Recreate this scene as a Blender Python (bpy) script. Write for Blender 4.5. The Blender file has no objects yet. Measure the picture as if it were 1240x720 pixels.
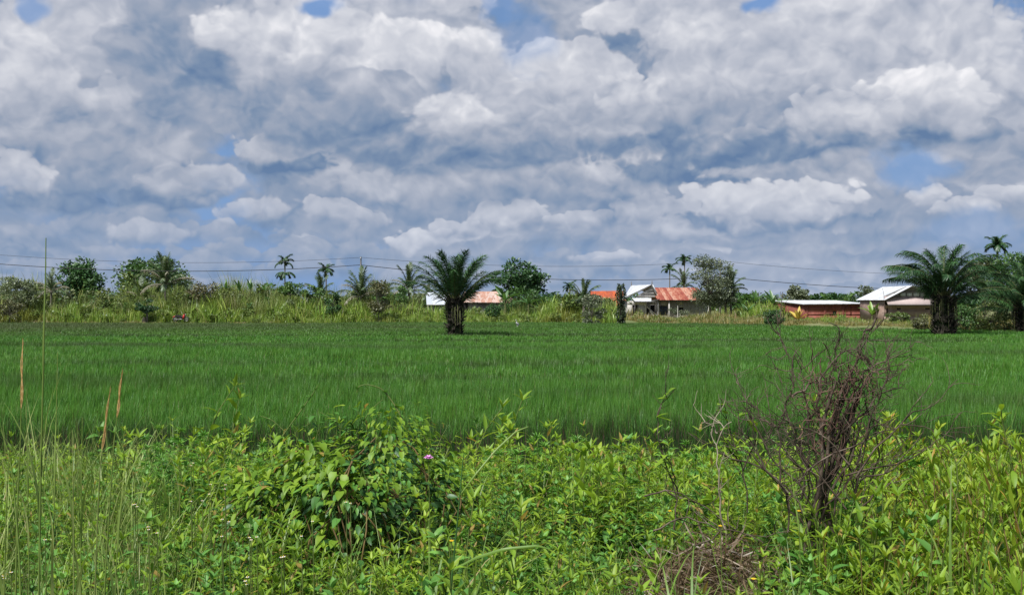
import bpy, math, random
import numpy as np
from mathutils import Matrix, Vector, Euler

SC = bpy.context.scene
COL = SC.collection
R = math.radians
rng = np.random.default_rng(7)
random.seed(7)

# ------------------------------------------------------------------ camera
F = 1330.0          # focal length in photo pixels (photo is 1240 wide)
CAMZ = 2.7
HOR = 367.0         # row of the horizon in the photo
cam_d = bpy.data.cameras.new('camera')
cam_d.sensor_width = 36.0
cam_d.lens = 36.0 * F / 1240.0
cam_d.clip_start = 0.1
cam_d.clip_end = 20000
cam = bpy.data.objects.new('camera', cam_d)
COL.objects.link(cam)
cam.location = (0, 0, CAMZ)
cam.rotation_euler = (R(90) + math.atan((HOR - 360) / F), 0, 0)
SC.camera = cam
SC.view_settings.view_transform = 'Standard'
SC.view_settings.look = 'None'
SC.view_settings.exposure = 0.7
SC.view_settings.gamma = 1.0
SC.cycles.max_bounces = 6
SC.cycles.diffuse_bounces = 3
SC.cycles.glossy_bounces = 2
SC.cycles.transmission_bounces = 4
SC.cycles.transparent_max_bounces = 4
SC.cycles.caustics_reflective = False
SC.cycles.caustics_refractive = False

def PX(x, Y):
    return (x - 620.0) / F * Y
def PZ(y, Y):
    return CAMZ - (y - HOR) / F * Y

def lin(r, g, b):
    f = lambda c: (c / 255.0) / 12.92 if c <= 10.3 else (((c / 255.0) + 0.055) / 1.055) ** 2.4
    return (f(r), f(g), f(b), 1.0)

# ------------------------------------------------------------------ sun and sky
SUN_EL, SUN_AZ = R(56), R(215)      # azimuth measured clockwise from +Y: behind the camera, to the left
sd = bpy.data.lights.new('sun', 'SUN')
sd.energy = 4.0
sd.angle = R(11.0)
sd.color = (1.0, 0.955, 0.88)
sun = bpy.data.objects.new('sun', sd)
COL.objects.link(sun)
sdir = Vector((math.sin(SUN_AZ) * math.cos(SUN_EL), math.cos(SUN_AZ) * math.cos(SUN_EL), math.sin(SUN_EL)))
sun.rotation_euler = sdir.to_track_quat('Z', 'Y').to_euler()
sun.location = (0, 0, 60)

class NT:
    """small helper to write node trees"""
    def __init__(s, tree):
        s.t = tree
    def n(s, typ, **kw):
        nd = s.t.nodes.new(typ)
        for k, v in kw.items():
            setattr(nd, k, v)
        return nd
    def put(s, sock, v):
        if isinstance(v, bpy.types.NodeSocket):
            s.t.links.new(v, sock)
        else:
            sock.default_value = v
    def m(s, op, a, b=None, c=None, clamp=False):
        nd = s.n('ShaderNodeMath', operation=op, use_clamp=clamp)
        s.put(nd.inputs[0], a)
        if b is not None: s.put(nd.inputs[1], b)
        if c is not None: s.put(nd.inputs[2], c)
        return nd.outputs[0]
    def vm(s, op, a, b=None, scale=None):
        nd = s.n('ShaderNodeVectorMath', operation=op)
        s.put(nd.inputs[0], a)
        if b is not None: s.put(nd.inputs[1], b)
        if scale is not None: s.put(nd.inputs['Scale'], scale)
        return nd.outputs['Value'] if op in ('LENGTH', 'DOT_PRODUCT', 'DISTANCE') else nd.outputs[0]
    def ss(s, v, lo, hi, a=0.0, b=1.0):
        nd = s.n('ShaderNodeMapRange', interpolation_type='SMOOTHSTEP')
        s.put(nd.inputs['Value'], v)
        s.put(nd.inputs['From Min'], lo); s.put(nd.inputs['From Max'], hi)
        s.put(nd.inputs['To Min'], a); s.put(nd.inputs['To Max'], b)
        return nd.outputs[0]
    def mix(s, f, a, b, mode='MIX'):
        nd = s.n('ShaderNodeMix', data_type='RGBA', blend_type=mode)
        s.put(nd.inputs[0], f); s.put(nd.inputs[6], a); s.put(nd.inputs[7], b)
        return nd.outputs[2]
    def noise(s, vec, scale, detail=4, rough=0.5, lac=2.0, out='Fac', dist=0.0):
        nd = s.n('ShaderNodeTexNoise')
        if vec is not None: s.put(nd.inputs['Vector'], vec)
        s.put(nd.inputs['Scale'], scale); s.put(nd.inputs['Detail'], detail)
        s.put(nd.inputs['Roughness'], rough); s.put(nd.inputs['Lacunarity'], lac); s.put(nd.inputs['Distortion'], dist)
        return nd.outputs[out]
    def ramp(s, f, stops, interp='LINEAR'):
        nd = s.n('ShaderNodeValToRGB')
        cr = nd.color_ramp; cr.interpolation = interp
        while len(cr.elements) < len(stops): cr.elements.new(0.5)
        for e, (p, c) in zip(cr.elements, stops):
            e.position = p; e.color = c
        s.put(nd.inputs[0], f)
        return nd.outputs[0]

# individual clouds: x, y, half width, half height (photo pixels, turned into azimuth / elevation), brightness of the
# top, brightness of the base, edge softness, opacity
CLOUDS = [
 # far, near the horizon
 (188, 286, 60, 16, .72, .42, .6, .7), (515, 288, 60, 14, .88, .42, .35, .9), (740, 320, 60, 10, .80, .5, .5, .7),
 (420, 268, 50, 16, .72, .34, .35, .7), (555, 276, 44, 16, .80, .42, .35, .8), (610, 262, 46, 18, .84, .42, .35, .8),
 (305, 266, 60, 22, .74, .44, .6, .7), (700, 272, 46, 12, .74, .40, .35, .7), (900, 284, 140, 10, .30, .22, .6, .7),
 # middle distance
 (800, 262, 60, 26, .72, .42, .4, .9), (760, 235, 50, 24, .70, .40, .4, .8), (850, 270, 50, 12, .70, .5, .5, .8),
 (215, 238, 70, 16, .16, .02, .6, .8), (240, 222, 66, 26, .68, .36, .55, .85), (60, 244, 85, 16, .14, .02, .6, .8), (25, 212, 50, 30, .84, .48, .5, .9),
 (450, 200, 130, 30, .60, .34, .4, .8), (520, 228, 140, 30, .66, .36, .45, .85), (640, 215, 90, 36, .64, .36, .4, .9),
 (700, 205, 110, 36, .78, .42, .4, .95), (620, 200, 70, 20, .20, .04, .6, .8), (345, 206, 66, 20, .08, -.02, .5, .95), (330, 186, 62, 22, .66, .40, .4, .9), (370, 160, 40, 26, .56, .36, .4, .8),
 (880, 205, 130, 24, .12, .02, .7, .9), (1000, 205, 130, 22, .55, .36, .6, .8), (1040, 222, 90, 20, .56, .40, .5, .8), (935, 262, 110, 14, .14, .04, .6, .8), (935, 240, 94, 26, .86, .46, .4, .95),
 (1120, 240, 36, 13, .82, .5, .5, .9), (1175, 256, 48, 14, .72, .46, .4, .95), (1225, 240, 36, 13, .78, .5, .4, .95), (1180, 205, 60, 26, .50, .34, .6, .6),
 # near, top of the picture
 (770, 165, 160, 30, .20, .02, .6, .9), (1000, 172, 230, 24, .14, .02, .6, .95), (60, 150, 170, 34, .26, .06, .6, .9), (130, 180, 120, 40, .50, .28, .5, .7),
 (560, 180, 120, 36, .30, .06, .6, .8), (740, 60, 90, 100, .42, .22, .5, .9), (500, 30, 100, 60, .72, .42, .4, .95), (520, 75, 100, 60, .50, .36, .5, .9),
 (590, 110, 60, 62, .80, .44, .35, 1), (690, 110, 90, 54, .78, .44, .3, 1), (785, 128, 66, 32, .86, .46, .3, 1),
 (915, 60, 170, 105, .70, .40, .28, 1), (1060, 50, 190, 110, .72, .46, .35, .95), (850, 105, 80, 60, .74, .40, .35, .9), (960, 115, 100, 60, .64, .36, .4, .9), (1200, 100, 80, 90, .74, .46, .4, .95),
 (1120, 160, 130, 18, .26, .06, .6, .9), (1110, 132, 86, 36, .90, .48, .3, 1), (1020, 140, 60, 28, .76, .40, .4, .9), (908, 160, 24, 11, .60, .42, .6, .6),
 (20, 60, 90, 90, .74, .44, .4, 1), (130, 60, 90, 80, .66, .40, .4, .95), (20, 110, 80, 60, .76, .46, .4, .9), (190, 122, 130, 30, .70, .40, .4, .9), (180, 60, 60, 60, .66, .46, .4, .8),
 (260, 70, 120, 92, .40, .10, .45, .95), (420, 150, 150, 44, .30, .04, .5, .9), (370, 60, 120, 70, .80, .50, .4, .95), (450, 80, 110, 56, .88, .54, .35, .95), (380, 120, 110, 40, .54, .28, .6, .7),
 (450, 125, 90, 36, .40, .22, .4, .8), (552, 142, 56, 36, .86, .52, .55, .85),
]
GAPS = [(385, 6, 34, 14, .9), (925, 0, 26, 12, .9), (38, 8, 20, 16, .7), (640, 40, 40, 50, .4), (1108, 205, 66, 28, .8), (1180, 285, 90, 30, .5), (612, 10, 30, 20, .6)]

def angs(x, y, rx, ry):
    a = math.atan((x - 620) / F)
    e = math.atan((HOR - y) / F * math.cos(a))
    return a, e, rx / F * math.cos(a) ** 2, ry / F
KS = 0.81 / 0.1
def c10(r, g_, b):
    c = lin(r, g_, b); return (c[0] * KS, c[1] * KS, c[2] * KS, 1)
def box(x, y, rx, ry, k=1.55):
    a, e, ra, re = angs(x, y, rx, ry)
    return (a - k * ra - .045, a + k * ra + .045, e - k * re - .032, e + k * re + .032)

CLOUD_RAMP = [(0.0, c10(88, 112, 145)), (.15, c10(111, 129, 154)), (.34, c10(143, 151, 167)), (.52, c10(169, 173, 184)), (.68, c10(191, 193, 200)), (.85, c10(221, 220, 223))]
NST, BSC, RL1, RL2 = 1.2, 20.0, .85, 0.34

def group(name, ins, outs):
    G = bpy.data.node_groups.new(name, 'ShaderNodeTree')
    ty = {'f': 'NodeSocketFloat', 'v': 'NodeSocketVector', 'c': 'NodeSocketColor'}
    for n_, t_ in ins: G.interface.new_socket(n_, in_out='INPUT', socket_type=ty[t_])
    for n_, t_ in outs: G.interface.new_socket(n_, in_out='OUTPUT', socket_type=ty[t_])
    g = NT(G)
    return G, g, g.n('NodeGroupInput').outputs, g.n('NodeGroupOutput').inputs

# --- air, noise fields and the rows of cumulus that recede to the horizon; D = direction of view
SKYG, W, gi, go = group('cloud_field', [('D', 'v')], [('V', 'v'), ('P', 'v'), ('Puff', 'f'), ('PuffFine', 'f'), ('Shade', 'f'), ('Blue', 'c'), ('Air', 'f')])
D = gi['D']
sky = W.n('ShaderNodeTexSky', sky_type='NISHITA')
sky.sun_disc = False
sky.sun_elevation = SUN_EL; sky.sun_rotation = SUN_AZ
sky.air_density = 1.2; sky.dust_density = 1.5; sky.altitude = 10
W.put(sky.inputs[0], D)
sep = W.n('ShaderNodeSeparateXYZ'); W.put(sep.inputs[0], D)
dx, dy, dz = sep.outputs
az = W.m('ARCTAN2', dx, dy)
el = W.m('ARCSINE', dz)
nv = W.vm('MULTIPLY', D, (1.0, 1.0, NST))
w1 = W.vm('SUBTRACT', W.noise(nv, 11.0, 3, 0.5, out='Color'), (0.5, 0.5, 0.5))
w2 = W.vm('SUBTRACT', W.noise(nv, 50.0, 2, 0.5, out='Color'), (0.5, 0.5, 0.5))
wnv = W.vm('ADD', nv, W.vm('ADD', W.vm('SCALE', w1, scale=0.05), W.vm('SCALE', w2, scale=0.016)))
def billow(vec, scale, det=2.0):
    nd = W.n('ShaderNodeTexVoronoi', feature='F1')
    nd.normalize = True
    W.put(nd.inputs['Vector'], vec); W.put(nd.inputs['Scale'], scale)
    W.put(nd.inputs['Detail'], det); W.put(nd.inputs['Roughness'], 0.5); W.put(nd.inputs['Lacunarity'], 2.3)
    return nd.outputs['Distance']
b0 = billow(wnv, BSC)
b1 = billow(W.vm('ADD', wnv, (-0.006, -0.002, 0.020)), BSC)
bf = billow(wnv, BSC * 2.6, 1.0)
bf1 = billow(W.vm('ADD', wnv, (-0.003, -0.001, 0.010)), BSC * 2.6, 1.0)
relief = W.m('SUBTRACT', b1, b0)                 # positive on the lit upper side of a puff
n0 = W.noise(nv, 9.0, 5, 0.55)
n1 = W.noise(W.vm('ADD', nv, (-0.012, -0.004, 0.04)), 9.0, 5, 0.55)
relief2 = W.m('SUBTRACT', n0, n1)
n0c = W.m('SUBTRACT', n0, 0.5)
big = W.noise(W.vm('ADD', nv, (3.1, 0.7, 1.9)), 3.2, 5, 0.55)
shade = W.m('ADD', W.m('ADD', W.m('MULTIPLY', relief, RL1), W.m('MULTIPLY', W.m('SUBTRACT', bf1, bf), 0.38)), W.m('MULTIPLY', relief2, RL2))
puff = W.m('MINIMUM', W.m('ADD', W.m('SUBTRACT', 0.40, b0), W.m('MULTIPLY', n0c, 1.2)), 0.38)
pufff = W.m('MINIMUM', W.m('ADD', W.m('SUBTRACT', 0.40, bf), W.m('MULTIPLY', n0c, 0.8)), 0.38)
gen = W.m('ADD', W.m('MULTIPLY', W.m('SUBTRACT', big, 0.5), 1.4), W.m('ADD', shade, 0.44))
cover = W.ss(W.m('ADD', big, W.m('MULTIPLY', n0c, 0.8)), 0.27, 0.42)
cv = W.n('ShaderNodeCombineXYZ'); W.put(cv.inputs[0], gen); W.put(cv.inputs[1], cover)
V = cv.outputs[0]
wel0 = W.m('ADD', el, 0.0)
e = 0.006
ROWS = []
while e < 0.30:
    h = 0.30 * e + 0.012
    ROWS.append((e, h)); e += 0.55 * h + 0.002
for k, (e, h) in enumerate(ROWS):
    n_ = W.noise(W.vm('MULTIPLY_ADD' if 0 else 'ADD', W.vm('MULTIPLY', D, (1, 1, 0.0)), (0.37 * k, 1.7 * k, 2.3 * k)), 0.30 / h, 2, 0.55)
    pf = pufff if h < 0.03 else puff
    hh = W.m('MULTIPLY_ADD', n_, 3.6 * h, -1.45 * h)                       # height of the row here; negative: gap
    top_ = W.m('MULTIPLY_ADD', pf, 1.3 * h, W.m('ADD', hh, e))
    a1 = W.ss(W.m('SUBTRACT', top_, el), 0.0, 0.16 * h)
    a2 = W.ss(W.m('MULTIPLY_ADD', pf, 0.25 * h, W.m('SUBTRACT', el, e)), -0.45 * h, 0.25 * h)
    al = W.m('MULTIPLY', W.m('MULTIPLY', a1, a2), 0.88)
    t = W.ss(W.m('MULTIPLY_ADD', pf, 0.45 * h, W.m('SUBTRACT', el, e)), -0.25 * h, 1.15 * h, 0.16, 0.84)
    cv = W.n('ShaderNodeCombineXYZ'); W.put(cv.inputs[0], W.m('MULTIPLY_ADD', shade, 0.7, t)); cv.inputs[1].default_value = 1.0
    vx = W.n('ShaderNodeMix', data_type='VECTOR')
    W.put(vx.inputs[0], al); W.put(vx.inputs[4], V); W.put(vx.inputs[5], cv.outputs[0])
    V = vx.outputs[1]
s1 = W.n('ShaderNodeSeparateXYZ'); W.put(s1.inputs[0], w1)
s2 = W.n('ShaderNodeSeparateXYZ'); W.put(s2.inputs[0], w2)
cp = W.n('ShaderNodeCombineXYZ')
W.put(cp.inputs[0], W.m('ADD', az, W.m('ADD', W.m('MULTIPLY', s1.outputs[0], .06), W.m('MULTIPLY', s2.outputs[0], .012))))
W.put(cp.inputs[1], W.m('ADD', el, W.m('ADD', W.m('MULTIPLY', s1.outputs[1], .045), W.m('MULTIPLY', s2.outputs[1], .012))))
blue = W.mix(0.85, sky.outputs[0], c10(84, 124, 178))
blue = W.mix(W.ss(el, 0.02, 0.16, 0.5, 0.0), blue, c10(108, 139, 182))
for nm, v in (('V', V), ('P', cp.outputs[0]), ('Puff', puff), ('PuffFine', pufff), ('Shade', shade), ('Blue', blue), ('Air', W.ss(el, 0.0, 0.14, 0.28, 0.0))):
    W.put(go[nm], v)

# --- one cloud, laid over what is behind it
ONEG, g, gi, go = group('cloud', [('V', 'v'), ('P', 'v'), ('Puff', 'f'), ('Shade', 'f'), ('IR', 'v'), ('C', 'v'), ('Top', 'f'), ('Base', 'f'), ('Soft', 'f'), ('Op', 'f')], [('V', 'v')])
q = g.n('ShaderNodeVectorMath', operation='MULTIPLY_ADD')
g.put(q.inputs[0], gi['P']); g.put(q.inputs[1], gi['IR']); g.put(q.inputs[2], gi['C'])
q = q.outputs[0]
sx = g.n('ShaderNodeSeparateXYZ'); g.put(sx.inputs[0], q)
ly = sx.outputs[1]
sf = g.m('MULTIPLY', g.m('MAXIMUM', g.m('MULTIPLY_ADD', ly, -2.2, 1.0), 0.7), gi['Soft'])
al = g.ss(g.m('MULTIPLY_ADD', gi['Puff'], 1.35, g.m('SUBTRACT', 1.0, g.vm('LENGTH', q))), 0.0, sf, 0.0, gi['Op'])
t = g.ss(g.m('MULTIPLY_ADD', gi['Puff'], 0.5, ly), -0.8, 0.5, gi['Base'], gi['Top'])
cv = g.n('ShaderNodeCombineXYZ'); g.put(cv.inputs[0], g.m('ADD', t, gi['Shade'])); cv.inputs[1].default_value = 1.0
vx = g.n('ShaderNodeMix', data_type='VECTOR')
g.put(vx.inputs[0], al); g.put(vx.inputs[4], gi['V']); g.put(vx.inputs[5], cv.outputs[0])
g.put(go['V'], vx.outputs[1])

def sky_shader(W, D, cell=None):
    """radiance of the sky in direction D, to be used at strength 0.1; cell = (az0, az1, el0, el1) adds the
    individual clouds that can cover that sector"""
    fld = W.n('ShaderNodeGroup'); fld.node_tree = SKYG
    W.put(fld.inputs[0], D)
    f = fld.outputs
    V = f['V']
    gaps = []
    if cell:
        a0, a1, e0, e1 = cell
        hit = lambda b: b[0] < a1 and b[1] > a0 and b[2] < e1 and b[3] > e0
        for (x, y, rx, ry, top, base, soft, op) in CLOUDS:
            if not hit(box(x, y, rx, ry)): continue
            a, e, ra, re = angs(x, y, rx, ry)
            nd = W.n('ShaderNodeGroup'); nd.node_tree = ONEG; i = nd.inputs
            W.put(i['V'], V); W.put(i['P'], f['P']); W.put(i['Puff'], f['Puff' if ry > 34 else 'PuffFine']); W.put(i['Shade'], f['Shade'])
            i['IR'].default_value = (1 / ra, 1 / re, 0); i['C'].default_value = (-a / ra, -e / re, 0)
            i['Top'].default_value = top; i['Base'].default_value = base; i['Soft'].default_value = soft * .62; i['Op'].default_value = op
            V = nd.outputs['V']
        gaps = [q for q in GAPS if hit(box(*q[:4]))]
    spv = W.n('ShaderNodeSeparateXYZ'); W.put(spv.inputs[0], V)
    S, A = spv.outputs[0], spv.outputs[1]
    for (x, y, rx, ry, op) in gaps:
        a, e, ra, re = angs(x, y, rx, ry)
        l = W.vm('LENGTH', W.vm('MULTIPLY', W.vm('SUBTRACT', f['P'], (a, e, 0)), (1 / ra, 1 / re, 1)))
        l = W.m('MULTIPLY_ADD', f['PuffFine'], 0.8, l)
        A = W.m('MULTIPLY', A, W.m('SUBTRACT', 1.0, W.ss(l, 1.15, 0.5, 0.0, op)))
    cl = W.ramp(W.m('MULTIPLY', S, 0.76), CLOUD_RAMP)
    return W.mix(f['Air'], W.mix(A, f['Blue'], cl), c10(136, 158, 190))

world = bpy.data.worlds.new('World')
SC.world = world
world.use_nodes = True
world.node_tree.nodes.clear()
W = NT(world.node_tree)
bg = W.n('ShaderNodeBackground'); bg.inputs[1].default_value = 0.1
W.put(bg.inputs[0], sky_shader(W, W.n('ShaderNodeTexCoord').outputs['Generated']))
W.t.links.new(bg.outputs[0], W.n('ShaderNodeOutputWorld').inputs[0])
world.cycles.sampling_method = 'MANUAL'
world.cycles.sample_map_resolution = 512

# the part of the sky ahead: a curved backdrop 12 km away, its clouds placed one by one
AE = [-.95, -.44, -.30, -.15, 0.0, .15, .30, .44, .95]
EE = [-.01, .07, .14, .55]
SKR = 12000.0
sv, sf_, sm_ = [], [], []
sky_mesh = bpy.data.meshes.new('sky')
NSUB = 6
for i in range(len(AE) - 1):
    for j in range(len(EE) - 1):
        mt = bpy.data.materials.new('sky'); mt.use_nodes = True; mt.node_tree.nodes.clear()
        T = NT(mt.node_tree)
        D = T.vm('NORMALIZE', T.vm('SUBTRACT', T.n('ShaderNodeNewGeometry').outputs['Position'], (0, 0, CAMZ)))
        em = T.n('ShaderNodeEmission'); em.inputs[1].default_value = 0.1
        T.put(em.inputs[0], sky_shader(T, D, (AE[i], AE[i + 1], EE[j], EE[j + 1])))
        T.t.links.new(em.outputs[0], T.n('ShaderNodeOutputMaterial').inputs[0])
        mt.cycles.emission_sampling = 'NONE'
        sky_mesh.materials.append(mt)
        mi = len(sky_mesh.materials) - 1
        for u in range(NSUB):
            for v in range(NSUB):
                b = len(sv)
                for (p, q) in ((u, v), (u + 1, v), (u + 1, v + 1), (u, v + 1)):
                    a = AE[i] + (AE[i + 1] - AE[i]) * p / NSUB; e = EE[j] + (EE[j + 1] - EE[j]) * q / NSUB
                    sv.append((SKR * math.sin(a) * math.cos(e), SKR * math.cos(a) * math.cos(e), CAMZ + SKR * math.sin(e)))
                sf_.append((b, b + 1, b + 2, b + 3)); sm_.append(mi)
sky_mesh.from_pydata(sv, [], sf_)
for p, mi in zip(sky_mesh.polygons, sm_): p.material_index = mi
sky_ob = bpy.data.objects.new('sky', sky_mesh); COL.objects.link(sky_ob); sky_ob['kind'] = 'structure'
# ------------------------------------------------------------------ terrain profile
def smooth(t):
    t = np.clip(t, 0, 1); return t * t * (3 - 2 * t)
EDGE_P = [-400, 0, 300, 620, 850, 960, 1050, 1130, 1240, 1700]
EDGE_Y = [142, 142, 138, 140, 134, 121, 108, 101, 97, 92]
def edge_y(px):
    return np.interp(px, EDGE_P, EDGE_Y)
def px_of(x, y):
    return 620 + F * np.asarray(x) / np.maximum(np.asarray(y), 1.0)
def gz(x, y):
    """height of the ground"""
    x = np.asarray(x, float); y = np.asarray(y, float)
    shoulder = 0.85 * (1 - smooth((y - 8.2) / 5.0))
    far = 0.42 * smooth((y - edge_y(px_of(x, y))) / 5.0)
    bump = 0.03 * np.sin(x * 1.7 + y * .6) * np.sin(y * 1.3 - x * .5) * (y < 13.0)
    return shoulder + far + bump

# ------------------------------------------------------------------ mesh accumulation
class Acc:
    def __init__(s):
        s.v, s.f, s.m, s.n = [], [], [], 0
    def add(s, V, Fc, mat=0):
        V = np.asarray(V, float).reshape(-1, 3); Fc = np.asarray(Fc, int)
        s.v.append(V); s.f.append(Fc + s.n); s.m.append(np.full(len(Fc), mat)); s.n += len(V)
        return s
    def stamp(s, V, Fc, mats, mat=0):
        """copies of (V, Fc) under 4x4 matrices"""
        V = np.asarray(V, float); Fc = np.asarray(Fc, int); mats = np.asarray(mats, float)
        k, n = len(mats), len(V)
        if k == 0: return s
        P = np.einsum('kij,nj->kni', mats[:, :3, :3], V) + mats[:, None, :3, 3]
        FF = (Fc[None] + (np.arange(k) * n)[:, None, None]).reshape(-1, Fc.shape[1])
        return s.add(P.reshape(-1, 3), FF, mat)
    def mesh(s, name, mats):
        me = bpy.data.meshes.new(name)
        V = np.concatenate(s.v)
        sizes = np.concatenate([np.full(len(f), f.shape[1]) for f in s.f])
        idx = np.concatenate([f.ravel() for f in s.f])
        me.vertices.add(len(V)); me.vertices.foreach_set('co', V.astype(np.float32).ravel())
        me.loops.add(len(idx)); me.loops.foreach_set('vertex_index', idx.astype(np.int32))
        me.polygons.add(len(sizes))
        me.polygons.foreach_set('loop_start', np.concatenate([[0], np.cumsum(sizes)[:-1]]).astype(np.int32))
        me.polygons.foreach_set('loop_total', sizes.astype(np.int32))
        for m_ in (mats if isinstance(mats, (list, tuple)) else [mats]): me.materials.append(m_)
        me.polygons.foreach_set('material_index', np.concatenate(s.m).astype(np.int32))
        me.update(calc_edges=True)
        return me
    def build(s, name, mats, parent=None, smooth_=False, link=True):
        me = s.mesh(name, mats)
        if smooth_: me.polygons.foreach_set('use_smooth', [True] * len(me.polygons))
        o = bpy.data.objects.new(name, me)
        if link: COL.objects.link(o)
        if parent: o.parent = parent
        return o

def link_copy(me, name, parent=None, mat=None):
    o = bpy.data.objects.new(name, me); COL.objects.link(o)
    if parent: o.parent = parent
    if mat is not None: o.matrix_local = Matrix(mat.tolist() if isinstance(mat, np.ndarray) else mat)
    return o
def thing(name, label, cat, loc=(0, 0, 0), rz=0.0, group=None):
    o = bpy.data.objects.new(name, None); COL.objects.link(o)
    o.location = loc; o.rotation_euler = (0, 0, rz); o.empty_display_size = 0.2
    o['label'] = label; o['category'] = cat
    if group: o['group'] = group
    return o
def tag(o, label=None, cat=None, group=None, kind=None):
    if label: o['label'] = label
    if cat: o['category'] = cat
    if group: o['group'] = group
    if kind: o['kind'] = kind
    return o

def T4(loc=(0, 0, 0), rot=(0, 0, 0), s=1.0):
    sc_ = s if isinstance(s, (tuple, list)) else (s, s, s)
    return np.array(Matrix.LocRotScale(Vector(loc), Euler(rot), Vector(sc_)))
def frame(loc, fwd, up=(0, 0, 1), s=1.0, roll=0.0):
    """matrix whose +Y looks along fwd and +Z is near up"""
    f = np.asarray(fwd, float); f = f / (np.linalg.norm(f) + 1e-9)
    u = np.asarray(up, float); r = np.cross(f, u); n = np.linalg.norm(r)
    if n < 1e-4: r = np.array([1.0, 0, 0]); r -= f * r.dot(f); n = np.linalg.norm(r)
    r /= n; u = np.cross(r, f)
    if roll: r, u = r * math.cos(roll) + u * math.sin(roll), u * math.cos(roll) - r * math.sin(roll)
    M = np.eye(4); s3 = s if isinstance(s, (tuple, list)) else (s, s, s)
    M[:3, 0] = r * s3[0]; M[:3, 1] = f * s3[1]; M[:3, 2] = u * s3[2]; M[:3, 3] = loc
    return M
def tube(acc, pts, radii, n=6, mat=0, cap=True):
    P = np.asarray(pts, float); k = len(P); r = np.broadcast_to(radii, (k,))
    tan = np.gradient(P, axis=0); tan /= np.linalg.norm(tan, axis=1)[:, None] + 1e-9
    ref = np.array([0, 0, 1.0]) if abs(tan[0][2]) < .9 else np.array([1.0, 0, 0])
    u = np.cross(tan[0], ref); u /= np.linalg.norm(u)
    ang = np.arange(n) * 2 * math.pi / n; V = []
    for i in range(k):
        u = u - tan[i] * u.dot(tan[i]); u /= np.linalg.norm(u) + 1e-9
        w = np.cross(tan[i], u)
        V.append(P[i] + r[i] * (np.cos(ang)[:, None] * u + np.sin(ang)[:, None] * w))
    V = np.concatenate(V)
    a = np.arange(n); b = (a + 1) % n
    Fq = np.concatenate([np.stack([i * n + a, i * n + b, (i + 1) * n + b, (i + 1) * n + a], 1) for i in range(k - 1)])
    acc.add(V, Fq, mat)
    if cap:
        acc.add(V[-n:], np.stack([np.zeros(n - 2, int), np.arange(1, n - 1), np.arange(2, n)], 1), mat)
        acc.add(V[:n], np.stack([np.zeros(n - 2, int), np.arange(2, n), np.arange(1, n - 1)], 1), mat)
    return acc
BOXF = [(0, 3, 2, 1), (4, 5, 6, 7), (0, 1, 5, 4), (1, 2, 6, 5), (2, 3, 7, 6), (3, 0, 4, 7)]
def boxv(x0, x1, y0, y1, z0, z1):
    return np.array([(x0, y0, z0), (x1, y0, z0), (x1, y1, z0), (x0, y1, z0), (x0, y0, z1), (x1, y0, z1), (x1, y1, z1), (x0, y1, z1)], float)
def box_(acc, x0, x1, y0, y1, z0, z1, mat=0):
    return acc.add(boxv(x0, x1, y0, y1, z0, z1), BOXF, mat)
def slab(acc, quad, th, mat=0):
    """a sheet through four corners, th thick"""
    Q = np.asarray(quad, float); n = np.cross(Q[1] - Q[0], Q[3] - Q[0]); n /= np.linalg.norm(n)
    return acc.add(np.concatenate([Q - n * th / 2, Q + n * th / 2]), BOXF, mat)

# leaf: base at the origin, grows along +Y, upper face +Z
def leaf(L, Wd, fold=.25, curl=.25, rows=(.12, .35, .65, .88), prof=(.6, 1.0, .8, .35), notch=0.0):
    V = [(0, 0, 0)]
    for t, p in zip(rows, prof):
        y = L * t; z = -curl * L * t * t; hw = Wd / 2 * p
        yb = y - (notch * L if t == rows[0] else 0)
        V += [(-hw, yb, z + hw * fold), (0, y, z), (hw, yb, z + hw * fold)]
    V.append((0, L, -curl * L))
    q, tr = [], [(0, 2, 1), (0, 3, 2)]
    for i in range(len(rows) - 1):
        a = 1 + 3 * i
        q += [(a, a + 1, a + 4, a + 3), (a + 1, a + 2, a + 5, a + 4)]
    e = len(V) - 1; a = 1 + 3 * (len(rows) - 1)
    tr += [(a, a + 1, e), (a + 1, a + 2, e)]
    f = [tuple(x) for x in tr] + [(x[0], x[1], x[2]) for x in q] + [(x[0], x[2], x[3]) for x in q]
    return np.array(V, float), np.array(f, int)
def blade(L, w, bend, segs=4, side=0.0):
    """grass blade from the origin, up +Z, bending towards +Y"""
    V = []; a = 0.0; y = z = 0.0
    for i in range(segs + 1):
        t = i / segs; ww = w * (1 - t ** 1.6) + w * .04
        V += [(-ww / 2 + side * t * t, y, z), (ww / 2 + side * t * t, y, z)]
        a = bend * (t + .5 / segs) ** 1.3
        y += math.sin(a) * L / segs; z += math.cos(a) * L / segs
    f = [(2 * i, 2 * i + 1, 2 * i + 3, 2 * i + 2) for i in range(segs)]
    return np.array(V), np.array(f, int)

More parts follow.
